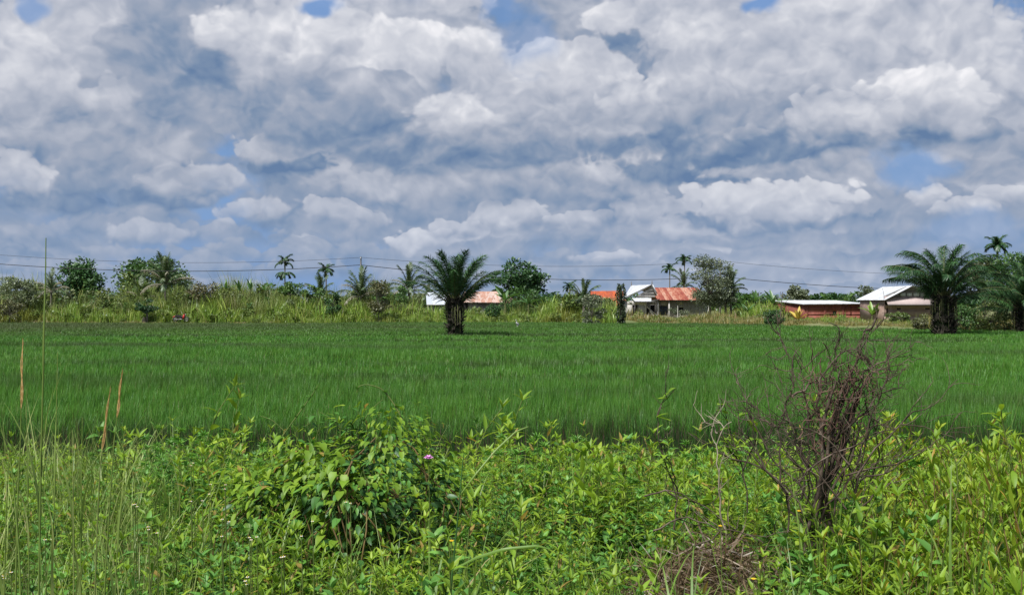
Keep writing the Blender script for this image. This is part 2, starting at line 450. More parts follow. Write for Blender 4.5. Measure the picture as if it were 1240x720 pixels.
# ------------------------------------------------------------------ materials
def new_mat(name):
    m = bpy.data.materials.new(name); m.use_nodes = True; m.node_tree.nodes.clear()
    return m, NT(m.node_tree)
def rgba(c): return tuple(c) + (1.0,) if len(c) == 3 else tuple(c)
def leaf_mat(name, cols, trans=.35, gloss=.06, rough=.45, var=.35, dry=None, dryp=0.0, patch=None, zone=None):
    """foliage: colour varies leaf by leaf (mesh islands) and plant by plant"""
    m, t = new_mat(name)
    geo = t.n('ShaderNodeNewGeometry'); oi = t.n('ShaderNodeObjectInfo')
    ri, ro = geo.outputs['Random Per Island'], oi.outputs['Random']
    f = t.m('ADD', t.m('MULTIPLY', ri, .6), t.m('MULTIPLY', ro, .4))
    n = len(cols)
    c = t.ramp(f, [(.12 + .76 * i / max(n - 1, 1), rgba(q)) for i, q in enumerate(cols)])
    if dry is not None:
        r2 = t.m('FRACT', t.m('MULTIPLY', ri, 37.7))
        c = t.mix(t.m('LESS_THAN', r2, dryp), c, rgba(dry))
    if patch is not None:                 # broad drifts of another tone over the ground
        scl, colp, lo, hi = patch
        pn = t.noise(t.vm('MULTIPLY', geo.outputs['Position'], scl if isinstance(scl, tuple) else (scl,) * 3), 1.0, 4, .6)
        c = t.mix(t.ss(pn, lo, hi), c, rgba(colp))
    if zone is not None:                  # another tone taking over in part of the field
        sp = t.n('ShaderNodeSeparateXYZ'); t.put(sp.inputs[0], geo.outputs['Position'])
        zn = t.noise(t.vm('MULTIPLY', geo.outputs['Position'], (.05, .16, .1)), 1.0, 4, .6)
        zf = t.m('MULTIPLY', t.ss(sp.outputs[1], 70, 118), t.ss(t.m('ADD', sp.outputs[0], t.m('MULTIPLY', t.m('SUBTRACT', zn, .5), 60)), 30, -50, .15, 1.0))
        c = t.mix(t.m('MULTIPLY', zf, .8), c, rgba(zone))
    hv = t.n('ShaderNodeHueSaturation')
    hv.inputs['Saturation'].default_value = 1.0
    t.put(hv.inputs['Value'], t.m('ADD', 1 - var / 2, t.m('MULTIPLY', t.m('FRACT', t.m('MULTIPLY', t.m('ADD', ri, ro), 13.3)), var)))
    t.put(hv.inputs['Color'], c); c = hv.outputs[0]
    d = t.n('ShaderNodeBsdfDiffuse'); t.put(d.inputs[0], c)
    tr = t.n('ShaderNodeBsdfTranslucent'); t.put(tr.inputs[0], t.mix(.5, c, t.mix(1.0, c, (1.25, 1.15, .55, 1), 'MULTIPLY')))
    mx = t.n('ShaderNodeMixShader'); mx.inputs[0].default_value = trans
    t.t.links.new(d.outputs[0], mx.inputs[1]); t.t.links.new(tr.outputs[0], mx.inputs[2])
    g = t.n('ShaderNodeBsdfGlossy'); g.inputs['Roughness'].default_value = rough; g.inputs[0].default_value = (.9, .95, 1, 1)
    lw = t.n('ShaderNodeLayerWeight'); lw.inputs[0].default_value = .35
    mx2 = t.n('ShaderNodeMixShader'); t.put(mx2.inputs[0], t.m('MULTIPLY_ADD', lw.outputs['Fresnel'], gloss * 1.5, gloss * .6))
    t.t.links.new(mx.outputs[0], mx2.inputs[1]); t.t.links.new(g.outputs[0], mx2.inputs[2])
    t.t.links.new(mx2.outputs[0], t.n('ShaderNodeOutputMaterial').inputs[0])
    return m
def rough_mat(name, cols, scale=4.0, rough=.85, detail=5, stretch=(1, 1, 1), bump=.3, bscale=None, spec=.3, metallic=0.0, pos='Object', stops=None):
    m, t = new_mat(name)
    tc = t.n('ShaderNodeTexCoord').outputs[pos] if pos != 'Position' else t.n('ShaderNodeNewGeometry').outputs['Position']
    v = t.vm('MULTIPLY', tc, stretch)
    nz = t.noise(v, scale, detail, .6)
    n = len(cols)
    st = stops or [.3 + .4 * i / max(n - 1, 1) for i in range(n)]
    c = t.ramp(nz, [(p, rgba(q)) for p, q in zip(st, cols)])
    b = t.n('ShaderNodeBsdfPrincipled'); t.put(b.inputs['Base Color'], c)
    b.inputs['Roughness'].default_value = rough; b.inputs['Metallic'].default_value = metallic
    b.inputs['Specular IOR Level'].default_value = spec
    if bump:
        bp = t.n('ShaderNodeBump'); bp.inputs['Strength'].default_value = bump
        t.put(bp.inputs['Height'], t.noise(v, bscale or scale * 4, 4, .6)); t.t.links.new(bp.outputs[0], b.inputs['Normal'])
    t.t.links.new(b.outputs[0], t.n('ShaderNodeOutputMaterial').inputs[0])
    return m

# ------------------------------------------------------------------ scattering of uncountable cover
def scatter(name, variants, P, rot, scl, idx, label, cat):
    """ONE object whose geometry nodes put the tuft meshes at the points"""
    me = bpy.data.meshes.new(name)
    n = len(P)
    me.vertices.add(n); me.vertices.foreach_set('co', np.asarray(P, np.float32).ravel())
    a = me.attributes.new('rot', 'FLOAT_VECTOR', 'POINT'); a.data.foreach_set('vector', np.asarray(rot, np.float32).ravel())
    a = me.attributes.new('scl', 'FLOAT_VECTOR', 'POINT'); a.data.foreach_set('vector', np.asarray(scl, np.float32).ravel())
    a = me.attributes.new('idx', 'INT', 'POINT'); a.data.foreach_set('value', np.asarray(idx, np.int32))
    o = bpy.data.objects.new(name, me); COL.objects.link(o)
    ng = bpy.data.node_groups.new(name, 'GeometryNodeTree')
    ng.interface.new_socket('Geometry', in_out='INPUT', socket_type='NodeSocketGeometry')
    ng.interface.new_socket('Geometry', in_out='OUTPUT', socket_type='NodeSocketGeometry')
    N = ng.nodes; Lk = ng.links
    gi = N.new('NodeGroupInput'); go = N.new('NodeGroupOutput'); jn = N.new('GeometryNodeJoinGeometry')
    def attr(nm, ty):
        x = N.new('GeometryNodeInputNamedAttribute'); x.data_type = ty; x.inputs[0].default_value = nm; return x.outputs[0]
    ra, sa, ia = attr('rot', 'FLOAT_VECTOR'), attr('scl', 'FLOAT_VECTOR'), attr('idx', 'INT')
    er = N.new('FunctionNodeEulerToRotation'); Lk.new(ra, er.inputs[0])
    for k, vo in enumerate(variants):
        oi = N.new('GeometryNodeObjectInfo'); oi.inputs['Object'].default_value = vo; oi.inputs['As Instance'].default_value = True
        cp = N.new('FunctionNodeCompare'); cp.data_type = 'INT'; cp.operation = 'EQUAL'
        Lk.new(ia, cp.inputs[2]); cp.inputs[3].default_value = k
        ip = N.new('GeometryNodeInstanceOnPoints')
        Lk.new(gi.outputs[0], ip.inputs['Points']); Lk.new(cp.outputs[0], ip.inputs['Selection'])
        Lk.new(oi.outputs['Geometry'], ip.inputs['Instance']); Lk.new(er.outputs[0], ip.inputs['Rotation']); Lk.new(sa, ip.inputs['Scale'])
        Lk.new(ip.outputs[0], jn.inputs[0])
    Lk.new(jn.outputs[0], go.inputs[0])
    md = o.modifiers.new('scatter', 'NODES'); md.node_group = ng
    tag(o, label, cat, kind='stuff')
    return o
def jitter_grid(x0, x1, y0, y1, d):
    nx, ny = int((x1 - x0) / d), int((y1 - y0) / d)
    gx, gy = np.meshgrid(np.arange(nx), np.arange(ny))
    X = x0 + (gx.ravel() + rng.random(nx * ny)) * d; Y = y0 + (gy.ravel() + rng.random(nx * ny)) * d
    return X, Y
# ------------------------------------------------------------------ ground
def ground_mat():
    m, t = new_mat('ground')
    pos = t.n('ShaderNodeNewGeometry').outputs['Position']
    sp = t.n('ShaderNodeSeparateXYZ'); t.put(sp.inputs[0], pos)
    n1, n2 = t.noise(pos, .12, 5, .6), t.noise(pos, 2.5, 6, .65)
    near = t.ramp(n2, [(.3, (.035, .024, .013, 1)), (.5, (.065, .048, .026, 1)), (.7, (.05, .062, .02, 1))])
    far = t.ramp(n1, [(.3, (.075, .105, .03, 1)), (.5, (.12, .14, .045, 1)), (.68, (.22, .19, .10, 1))])
    c = t.mix(t.ss(sp.outputs[1], 60, 95), near, far)
    b = t.n('ShaderNodeBsdfPrincipled'); t.put(b.inputs['Base Color'], c); b.inputs['Roughness'].default_value = .95
    bp = t.n('ShaderNodeBump'); bp.inputs['Strength'].default_value = .6; bp.inputs['Distance'].default_value = .05
    t.put(bp.inputs['Height'], n2); t.t.links.new(bp.outputs[0], b.inputs['Normal'])
    t.t.links.new(b.outputs[0], t.n('ShaderNodeOutputMaterial').inputs[0])
    return m
def grid_sheet(name, xs, ys, zf, mat):
    gx, gy = np.meshgrid(xs, ys); Z = zf(gx, gy)
    V = np.stack([gx.ravel(), gy.ravel(), Z.ravel()], 1)
    nx, ny = len(xs), len(ys); i, j = np.meshgrid(np.arange(nx - 1), np.arange(ny - 1)); a = (j * nx + i).ravel()
    return Acc().add(V, np.stack([a, a + 1, a + nx + 1, a + nx], 1)).build(name, mat, smooth_=True)
ys = np.concatenate([[-3000, -300, -30], np.arange(-6, 20, .5), np.arange(20, 80, 5), np.arange(80, 175, 1.5), [190, 240, 400, 900, 2500, 12500]])
xs = np.concatenate([[-12000, -2500, -600, -200], np.arange(-90, -12, 3), np.arange(-12, 12, .5), np.arange(12, 91, 3), [200, 600, 2500, 12000]])
tag(grid_sheet('ground', xs, ys, gz, ground_mat()), kind='structure')
wm, t = new_mat('paddy_water')
pos = t.n('ShaderNodeNewGeometry').outputs['Position']
b = t.n('ShaderNodeBsdfPrincipled'); t.put(b.inputs['Base Color'], t.ramp(t.noise(pos, .8, 4), [(.35, (.03, .024, .014, 1)), (.65, (.06, .05, .03, 1))]))
t.put(b.inputs['Roughness'], t.ramp(t.noise(pos, 1.7, 3), [(.4, (.08, .08, .08, 1)), (.6, (.5, .5, .5, 1))]))
bp = t.n('ShaderNodeBump'); bp.inputs['Strength'].default_value = .15; t.put(bp.inputs['Height'], t.noise(pos, 9.0, 3)); t.t.links.new(bp.outputs[0], b.inputs['Normal'])
t.t.links.new(b.outputs[0], t.n('ShaderNodeOutputMaterial').inputs[0])
wy = np.concatenate([[13.2], np.arange(14, 90, 6), np.arange(90, 150, 1.5)])
def wz(x, y): return np.where(y > edge_y(px_of(x, y)) + .7, -0.4, 0.035)
tag(grid_sheet('paddy_water', np.arange(-90, 91, 3.0), wy, wz, wm), kind='structure')

# ------------------------------------------------------------------ rice
rice_m = leaf_mat('rice_leaves', [(.046, .165, .017), (.077, .228, .022), (.12, .285, .028)], trans=.3, gloss=.04, rough=.5, var=.35,
                  dry=(.20, .19, .07), dryp=.03, patch=((.022, .11, .1), (.06, .115, .025), .47, .66), zone=(.085, .115, .035))
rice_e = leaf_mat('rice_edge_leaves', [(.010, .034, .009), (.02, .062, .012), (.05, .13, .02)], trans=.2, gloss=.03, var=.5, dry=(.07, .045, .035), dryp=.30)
rice_b = leaf_mat('rice_stalks', [(.03, .06, .018), (.075, .045, .03)], trans=.1, gloss=.02, var=.4)
def rice_patch(seed, size, hills, per, h, w, segs=3, low=True, mats=None, up=False):
    r = np.random.default_rng(seed); A = Acc()
    for hx, hy in (r.random((hills, 2)) - .5) * size:
        for _ in range(per):
            L = h * r.uniform(.7, 1.15)
            V, Fc = blade(L, w * r.uniform(.7, 1.2), (r.uniform(.05, .45) if up else r.uniform(.15, .95)) if r.random() < .8 else r.uniform(0, .3), segs, r.uniform(-.03, .03))
            a = r.uniform(0, 6.283); off = r.normal(0, .035, 2)
            A.stamp(V, Fc, [T4((hx + off[0], hy + off[1], 0), (0, 0, a))], 0)
        if low:
            for _ in range(4):
                V, Fc = blade(h * r.uniform(.35, .6), w * 1.3, r.uniform(.1, .4), 2)
                A.stamp(V, Fc, [T4((hx + r.normal(0, .03), hy + r.normal(0, .03), 0), (0, 0, r.uniform(0, 6.28)))], 1)
    return A.build('rice_tuft', [rice_m, rice_b], link=False) if mats is None else A.build('rice_tuft', mats, link=False)
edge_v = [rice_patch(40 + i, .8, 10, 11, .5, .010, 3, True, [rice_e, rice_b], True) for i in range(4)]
near_v = [rice_patch(10 + i, .8, 15, 13, .5, .011) for i in range(4)]
mid_v = [rice_patch(20 + i, 1.5, 32, 9, .5, .02, 3, False) for i in range(3)]
far_v = [rice_patch(30 + i, 2.6, 60, 7, .5, .045, 2, False) for i in range(3)]
def rice_zone(y0, y1, d, variants, s):
    X, Y = jitter_grid(-.56 * y1 - 2, .56 * y1 + 2, y0, y1, d)
    px = px_of(X, Y)
    k = (np.abs(X) < .5 * Y + 3) & (Y < edge_y(px) + 1.0)
    # open water between the plants in a few places, thin ragged edge near the road
    for (cx, cy, rx, ry) in ((PX(405, 47.5), 47.5, 1.3, 1.7), (PX(5, 62), 62, 3.2, 3.0), (PX(122, 92), 92, .9, 2.2), (PX(250, 96), 96, 1.0, 1.6), (PX(318, 112), 112, 5.0, 1.5)):
        k &= ((X - cx) / rx) ** 2 + ((Y - cy) / ry) ** 2 > 1.0
    X, Y = X[k], Y[k]; n = len(X)
    hs = 1 + .16 * np.sin(X * .21 + Y * .13) * np.sin(Y * .17 - X * .07 + 1.0) + rng.normal(0, .07, n)
    px = px_of(X, Y); hs *= 1 - .38 * smooth((Y - 50) / 30)
    hs *= np.where((px < 420) & (Y > 85), .72, 1.0)            # thin, short rice towards the far left
    sc3 = np.stack([np.full(n, s), np.full(n, s), s * np.clip(hs, .5, 1.3)], 1)
    rot = np.stack([rng.normal(0, .04, n), rng.normal(0, .04, n), rng.uniform(0, 6.283, n)], 1)
    return np.stack([X, Y, gz(X, Y) * 0 + .02], 1), rot, sc3, rng.integers(0, len(variants), n)
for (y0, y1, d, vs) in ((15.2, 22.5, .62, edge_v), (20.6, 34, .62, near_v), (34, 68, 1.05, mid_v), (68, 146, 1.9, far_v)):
    P, r_, s_, i_ = rice_zone(y0, y1, d, vs, 1.0)
    scatter('rice_field', vs, P, r_, s_, i_, 'green young rice plants covering the flat paddy field', 'rice')
# ------------------------------------------------------------------ materials of the houses
def sheet_mat(name, cols, rough=.5, metallic=.0, scale=.9, ang=0.0):
    """corrugated iron: patches of paint, zinc and rust, different from sheet to sheet"""
    m, t = new_mat(name)
    tc = t.n('ShaderNodeTexCoord').outputs['Object']; ro = t.n('ShaderNodeObjectInfo').outputs['Random']
    v = t.vm('ADD', tc, t.vm('SCALE', (31.0, 17.0, 7.0), scale=ro))
    nz = t.m('ADD', t.m('MULTIPLY', t.noise(t.vm('MULTIPLY', v, (1.6, .5, .5)), scale, 5, .7), .75), t.m('MULTIPLY', ro, .25))
    n = len(cols)
    c = t.ramp(nz, [(.32 + .36 * i / max(n - 1, 1), rgba(q)) for i, q in enumerate(cols)])
    b = t.n('ShaderNodeBsdfPrincipled'); t.put(b.inputs['Base Color'], c); b.inputs['Roughness'].default_value = rough; b.inputs['Metallic'].default_value = metallic
    t.t.links.new(b.outputs[0], t.n('ShaderNodeOutputMaterial').inputs[0])
    return m
M_rust = sheet_mat('rusty_iron', [(.17, .035, .022), (.22, .045, .028), (.30, .10, .06), (.42, .25, .18), (.15, .03, .02)], .7, scale=1.4)
M_pink = sheet_mat('faded_rusty_iron', [(.44, .36, .33), (.42, .28, .23), (.32, .15, .10), (.46, .38, .35), (.26, .11, .07)], .7, scale=1.2)
M_zinc = sheet_mat('zinc_sheet', [(0.496, 0.52, 0.56), (0.576, 0.592, 0.624), (0.448, 0.48, 0.528)], .45)
M_grey = sheet_mat('grey_sheet', [(.36, .40, .47), (.44, .48, .54), (.40, .43, .50)], .5)
M_orange = sheet_mat('orange_iron', [(.36, .06, .016), (.42, .085, .02), (.24, .045, .02), (.46, .13, .045)], .65, scale=1.6)
M_wood = rough_mat('weathered_planks', [(.23, .22, .21), (.32, .31, .30), (.40, .39, .38)], 2.0, .9, stretch=(4, 4, .6))
M_pale = rough_mat('pale_planks', [(.42, .41, .39), (.54, .53, .51)], 1.5, .9, stretch=(4, 4, .6))
M_trim = rough_mat('grey_trim', [(.12, .12, .12), (.2, .19, .18)], 3.0, .8)
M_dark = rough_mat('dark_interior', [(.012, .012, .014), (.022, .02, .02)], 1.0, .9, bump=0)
M_bluedoor = rough_mat('blue_grey_shutter', [(.035, .05, .07), (.06, .075, .10)], 2.0, .7)
M_pinkwall = rough_mat('brownish_block_wall', [(.24, .16, .14), (.31, .22, .19), (.36, .27, .24)], 1.3, .9, bscale=8)
M_band = rough_mat('pinkish_boards', [(.38, .31, .31), (.46, .39, .38)], 1.0, .8, stretch=(3, 1, .5))
M_glass = rough_mat('pale_pane', [(.42, .47, .45), (.5, .55, .53)], 1.0, .3)
bm_, bt = new_mat('red_brick')
tc = bt.n('ShaderNodeTexCoord').outputs['Object']
sp_ = bt.n('ShaderNodeSeparateXYZ'); bt.put(sp_.inputs[0], tc)
cb = bt.n('ShaderNodeCombineXYZ'); bt.put(cb.inputs[0], bt.m('ADD', sp_.outputs[0], sp_.outputs[1])); bt.put(cb.inputs[1], sp_.outputs[2])
bk = bt.n('ShaderNodeTexBrick'); bt.put(bk.inputs['Vector'], cb.outputs[0])
bk.inputs['Color1'].default_value = (.21, .042, .028, 1); bk.inputs['Color2'].default_value = (.15, .035, .026, 1); bk.inputs['Mortar'].default_value = (.20, .10, .08, 1)
bk.inputs['Scale'].default_value = 1.0; bk.inputs['Brick Width'].default_value = .23; bk.inputs['Row Height'].default_value = .085; bk.inputs['Mortar Size'].default_value = .008
cc = bt.mix(bt.ss(bt.noise(tc, .9, 5, .7), .46, .72), bk.outputs[0], (.26, .09, .07, 1))
cc = bt.mix(bt.ss(bt.noise(bt.vm('MULTIPLY', tc, (1, 1, .3)), 3.0, 5, .7), .52, .7, 0, .6), cc, (.14, .05, .045, 1))
pb = bt.n('ShaderNodeBsdfPrincipled'); bt.put(pb.inputs['Base Color'], cc); pb.inputs['Roughness'].default_value = .9
bt.t.links.new(pb.outputs[0], bt.n('ShaderNodeOutputMaterial').inputs[0])
M_brick = bm_

def roof_plane(parent, mats, a, b, c, d, n, name='roof_sheet', th=.05, corr=True, width_rib=.25, split=None):
    """a roof slope from eave a-b up to ridge d-c, laid from n corrugated sheets side by side"""
    a, b, c, d = [np.array(q, float) for q in (a, b, c, d)]
    nrm = np.cross(b - a, d - a); nrm /= np.linalg.norm(nrm)
    out = []
    for i in range(n):
        t0, t1 = i / n, (i + 1) / n
        A = Acc(); cols = 10
        lo, hi = [], []
        for k in range(cols + 1):
            t = t0 + (t1 - t0) * (k / cols) * 1.03
            off = nrm * (.018 if k % 2 else -.018) + nrm * (.012 * (i % 2))
            jit = rng.normal(0, .02)
            lo.append(a + (b - a) * t + off + (a - d) / np.linalg.norm(a - d) * jit); hi.append(d + (c - d) * t + off)
        V = np.array(lo + hi); k = np.arange(cols)
        A.add(V, np.stack([k, k + 1, k + cols + 2, k + cols + 1], 1))
        A.add(V - nrm * .03, np.stack([k, k + cols + 1, k + cols + 2, k + 1], 1))
        out.append(A.build(name, mats[i % len(mats)] if isinstance(mats, (list, tuple)) else mats, parent))
    return out
def wall_with_holes(acc, x0, x1, z0, z1, y, th, holes):
    """vertical wall facing -Y with real rectangular openings"""
    xs = sorted({x0, x1, *[h[0] for h in holes], *[h[1] for h in holes]}); zs = sorted({z0, z1, *[h[2] for h in holes], *[h[3] for h in holes]})
    for i in range(len(xs) - 1):
        for j in range(len(zs) - 1):
            cx, cz = (xs[i] + xs[i + 1]) / 2, (zs[j] + zs[j + 1]) / 2
            if any(h[0] < cx < h[1] and h[2] < cz < h[3] for h in holes): continue
            box_(acc, xs[i], xs[i + 1], y, y + th, zs[j], zs[j + 1])
def part(parent, name, mat, fn, label=None):
    A = Acc(); fn(A); o = A.build(name, mat, parent)
    if label: o['label'] = label
    return o

# --- house with the white gable and the long rusty roof
HY = 168.0
def hx(x, o=0): return PX(x, HY) - PX(o, HY)
def hz(y, base=384.5): return (base - y) / F * HY
h = thing('wooden_house', 'grey plank house with a white gabled front and a long rusty red roof', 'house', (PX(800, HY), HY, PZ(384.5, HY)))
X = lambda x: PX(x, HY) - PX(800, HY)
Z = lambda y: hz(y)
def f(A):
    wall_with_holes(A, X(779.5), X(856), -.8, Z(362.9), -.2, .15, [(X(787.5), X(793.3), -.8, Z(368.8)), (X(798.5), X(807.5), Z(382), Z(370)), (X(822), X(827), Z(379), Z(372))])
    box_(A, X(779.5), X(856), 5.6, 5.75, -.8, Z(362.9)); box_(A, X(779.5), X(780.5), -.05, 5.6, -.8, Z(362.9)); box_(A, X(855), X(856), -.05, 5.6, -.8, Z(362.9))
part(h, 'wall', M_wood, f)
pl = Acc(); wood_board = Acc(); box_(wood_board, -.085, .085, -.018, .018, 0, 1)
bme = wood_board.mesh('plank', M_wood)
for i in range(44):       # planks of the long wall, standing side by side
    x = X(781) + i * (X(855) - X(781)) / 44
    hgt = Z(363.1)
    if X(786.5) < x < X(794.3) or X(797.8) < x < X(808.3): continue
    if X(821.2) < x < X(827.8): continue
    o = link_copy(bme, 'plank', h, Matrix.LocRotScale(Vector((x, -.225 - .008 * (i % 2), .02)), Euler((0, rng.normal(0, .004), 0)), Vector((1, 1, hgt - .02 - .1 * rng.random()))))
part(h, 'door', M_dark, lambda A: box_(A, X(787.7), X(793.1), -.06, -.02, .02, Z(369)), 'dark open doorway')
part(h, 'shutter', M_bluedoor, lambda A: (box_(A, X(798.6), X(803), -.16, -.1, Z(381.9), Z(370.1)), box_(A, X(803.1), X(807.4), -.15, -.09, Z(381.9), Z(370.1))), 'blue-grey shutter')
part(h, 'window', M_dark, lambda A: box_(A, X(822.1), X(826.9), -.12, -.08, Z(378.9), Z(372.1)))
for x in (779.2, 809, 856.3, 795.6):
    part(h, 'post', M_pale, lambda A: box_(A, X(x) - .09, X(x) + .09, -1.2, -1.05, -.8, Z(363.6)))
roof_plane(h, M_rust, (X(794.5), -1.5, Z(363.2)), (X(857.5), -1.5, Z(363.2)), (X(848.5), 2.9, Z(347.8)), (X(791.5), 2.9, Z(347.8)), 13)
roof_plane(h, M_rust, (X(857.5), 7.2, Z(363.2)), (X(794.5), 7.2, Z(363.2)), (X(791.5), 2.9, Z(347.8)), (X(848.5), 2.9, Z(347.8)), 8)
part(h, 'end_wall', M_pale, lambda A: A.add([(X(849), 2.9, Z(349)), (X(858), -1.2, Z(363)), (X(858), 6.9, Z(363)), (X(849.6), 2.9, Z(349)), (X(858.6), -1.2, Z(363)), (X(858.6), 6.9, Z(363))], [(0, 1, 2), (3, 5, 4)]).add([(X(849), 2.9, Z(349)), (X(858), -1.2, Z(363)), (X(858.6), -1.2, Z(363)), (X(849.6), 2.9, Z(349))], [(0, 1, 2, 3)]))
# front building: gable wall, swept white roof, small canopy
def f(A):
    wall_with_holes(A, X(757.5), X(779.4), -.8, Z(364.2), -2.6, .15, [(X(763.2), X(769.6), Z(382), Z(369))])
    box_(A, X(757.5), X(758.4), -2.45, 4, -.8, Z(364.2)); box_(A, X(778.6), X(779.4), -2.45, -.2, -.8, Z(364.2))
part(h, 'front_wall', M_pale, f)
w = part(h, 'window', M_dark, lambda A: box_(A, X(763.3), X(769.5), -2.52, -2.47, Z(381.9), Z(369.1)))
part(w, 'window_frame', M_trim, lambda A: [box_(A, a, b, -2.66, -2.54, c, d) for a, b, c, d in ((X(763), X(763.6), Z(382), Z(368.8)), (X(769.2), X(769.8), Z(382), Z(368.8)), (X(763.6), X(769.2), Z(369.4), Z(368.8)), (X(763.6), X(769.2), Z(382), Z(381.4)), (X(766.2), X(766.7), Z(381.4), Z(369.4)))])
part(h, 'gable_wall', M_wood, lambda A: A.add([(X(768), -2.4, Z(359.5)), (X(791), -2.4, Z(359.5)), (X(787.3), -2.4, Z(346.8)), (X(768), -2.3, Z(359.5)), (X(791), -2.3, Z(359.5)), (X(787.3), -2.3, Z(346.8))], [(0, 1, 2), (3, 5, 4)]))
for y in (359.6, 355.8, 352.2):
    part(h, 'batten', M_trim, lambda A: box_(A, X(787.3) - (X(787.3) - X(768)) * (y - 345) / 15.0, X(787.3) + (X(791) - X(787.3)) * (y - 345) / 15.5, -2.5, -2.42, Z(y) - .05, Z(y) + .05))
# main slope to the left, with a concave sweep at the eave
R1, R0 = (X(786.8), -2.7), (X(768), 4.2)
roof_plane(h, M_zinc, (X(761), -2.75, Z(357.2)), (X(761), 4.2, Z(357.2)), (X(768.3), 4.2, Z(345)), (X(786.3), -2.75, Z(345)), 5)
roof_plane(h, M_zinc, (X(752.8), -2.8, Z(361.6)), (X(751.5), 4.2, Z(361.0)), (X(761), 4.25, Z(357.1)), (X(761), -2.8, Z(357.1)), 5)
part(h, 'bargeboard', M_trim, lambda A: (slab(A, [(X(753), -2.85, Z(361.4)), (X(763), -2.85, Z(358.0)), (X(763), -2.85, Z(357.0)), (X(753), -2.85, Z(360.6))], .06), slab(A, [(X(763), -2.85, Z(358.0)), (X(787), -2.85, Z(345.6)), (X(787), -2.85, Z(344.6)), (X(763), -2.85, Z(357.0))], .06)))
part(h, 'bargeboard', M_zinc, lambda A: slab(A, [(X(787), -2.85, Z(345.6)), (X(792.5), -2.85, Z(356)), (X(793.3), -2.85, Z(355.6)), (X(787.6), -2.85, Z(344.4))], .06))
roof_plane(h, M_zinc, (X(792.8), 4.2, Z(358)), (X(792.8), -2.75, Z(358)), (X(787.2), -2.75, Z(345)), (X(769.2), 4.2, Z(345)), 4)
roof_plane(h, M_zinc, (X(765), -4.6, Z(364.6)), (X(784), -4.6, Z(364.8)), (X(786), -2.6, Z(360.8)), (X(763), -2.6, Z(360.6)), 5, name='canopy_sheet')
part(h, 'fascia', M_trim, lambda A: (box_(A, X(764.8), X(784.3), -4.66, -4.6, Z(365.6), Z(364.9)), slab(A, [(X(784.5), -4.6, Z(365.5)), (X(797), -1.7, Z(362.8)), (X(797), -1.7, Z(361.8)), (X(784.5), -4.6, Z(364.6))], .06)))
for x, y in ((768.2, 4.2), (786.8, -2.7)):
    part(h, 'finial', M_trim, lambda A: (tube(A, [(X(x), y, Z(346)), (X(x), y, Z(341.8)), (X(x), y, Z(339.6))], [.10, .07, .02], 6)))
part(h, 'ramp_rail', M_pale, lambda A: (tube(A, [(X(780), -3.2, Z(371)), (X(793), -2.2, Z(381.5))], [.07, .07], 5), tube(A, [(X(784), -3.4, Z(376)), (X(788.5), -3.4, Z(383.5))], [.14, .14], 5), tube(A, [(X(779), -3.2, Z(383)), (X(779), -3.2, Z(366))], [.08, .08], 5)))
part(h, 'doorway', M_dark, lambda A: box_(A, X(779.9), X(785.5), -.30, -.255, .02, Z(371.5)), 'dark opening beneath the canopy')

# --- long shed behind the palm: plain grey roof on the left, faded rusty roof on the right
SY = 160.0
def shed(xc):
    return (lambda x: PX(x, SY) - PX(xc, SY)), (lambda y: (380.0 - y) / F * SY)
X, Z = shed(527)
s1_ = thing('storage_shed', 'small shed with a smooth blue-grey roof left of the central palm trunk', 'shed', (PX(527, SY), SY, PZ(380, SY)))
part(s1_, 'wall', M_wood, lambda A: (box_(A, X(517.5), X(541), 0, .15, -.8, Z(368.8)), box_(A, X(517.5), X(541), 3.9, 4.05, -.8, Z(368.8)), box_(A, X(517.5), X(518.4), .15, 3.9, -.8, Z(368.8)), box_(A, X(540.2), X(541), .15, 3.9, -.8, Z(368.8))))
roof_plane(s1_, M_grey, (X(517), -.7, Z(368.4)), (X(543), -.7, Z(368.4)), (X(543), 2, Z(353.8)), (X(514.5), 2, Z(353.8)), 4)
roof_plane(s1_, M_grey, (X(543), 4.7, Z(368.4)), (X(517), 4.7, Z(368.4)), (X(514.5), 2, Z(353.8)), (X(543), 2, Z(353.8)), 4)
part(s1_, 'eave_board', M_zinc, lambda A: box_(A, X(517), X(543), -.76, -.71, Z(369.2), Z(368.2)))
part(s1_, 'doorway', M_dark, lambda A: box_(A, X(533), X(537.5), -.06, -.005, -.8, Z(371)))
s2_ = thing('long_shed', 'long shed with a faded pinkish rusty roof right of the central palm trunk', 'shed', (PX(590, SY), SY + .5, PZ(380, SY)))
X, Z = shed(590)
part(s2_, 'wall', M_pale, lambda A: (box_(A, X(562), X(618), 0, .15, -.8, Z(366.2)), box_(A, X(562), X(618), 4.4, 4.55, -.8, Z(366.2)), box_(A, X(562), X(563), .15, 4.4, -.8, Z(366.2)), box_(A, X(617), X(618), .15, 4.4, -.8, Z(366.2))))
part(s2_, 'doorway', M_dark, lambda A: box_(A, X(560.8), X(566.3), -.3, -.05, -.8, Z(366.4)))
part(s2_, 'wall_panel', M_wood, lambda A: box_(A, X(578), X(588), -.08, -.005, -.8, Z(367.5)))
roof_plane(s2_, M_pink, (X(561.5), -.8, Z(365.8)), (X(622.5), -.8, Z(366.4)), (X(617.5), 2.2, Z(352.3)), (X(560), 2.2, Z(352.6)), 14)
roof_plane(s2_, M_pink, (X(622.5), 5.2, Z(366.4)), (X(561.5), 5.2, Z(365.8)), (X(560), 2.2, Z(352.6)), (X(617.5), 2.2, Z(352.3)), 8)

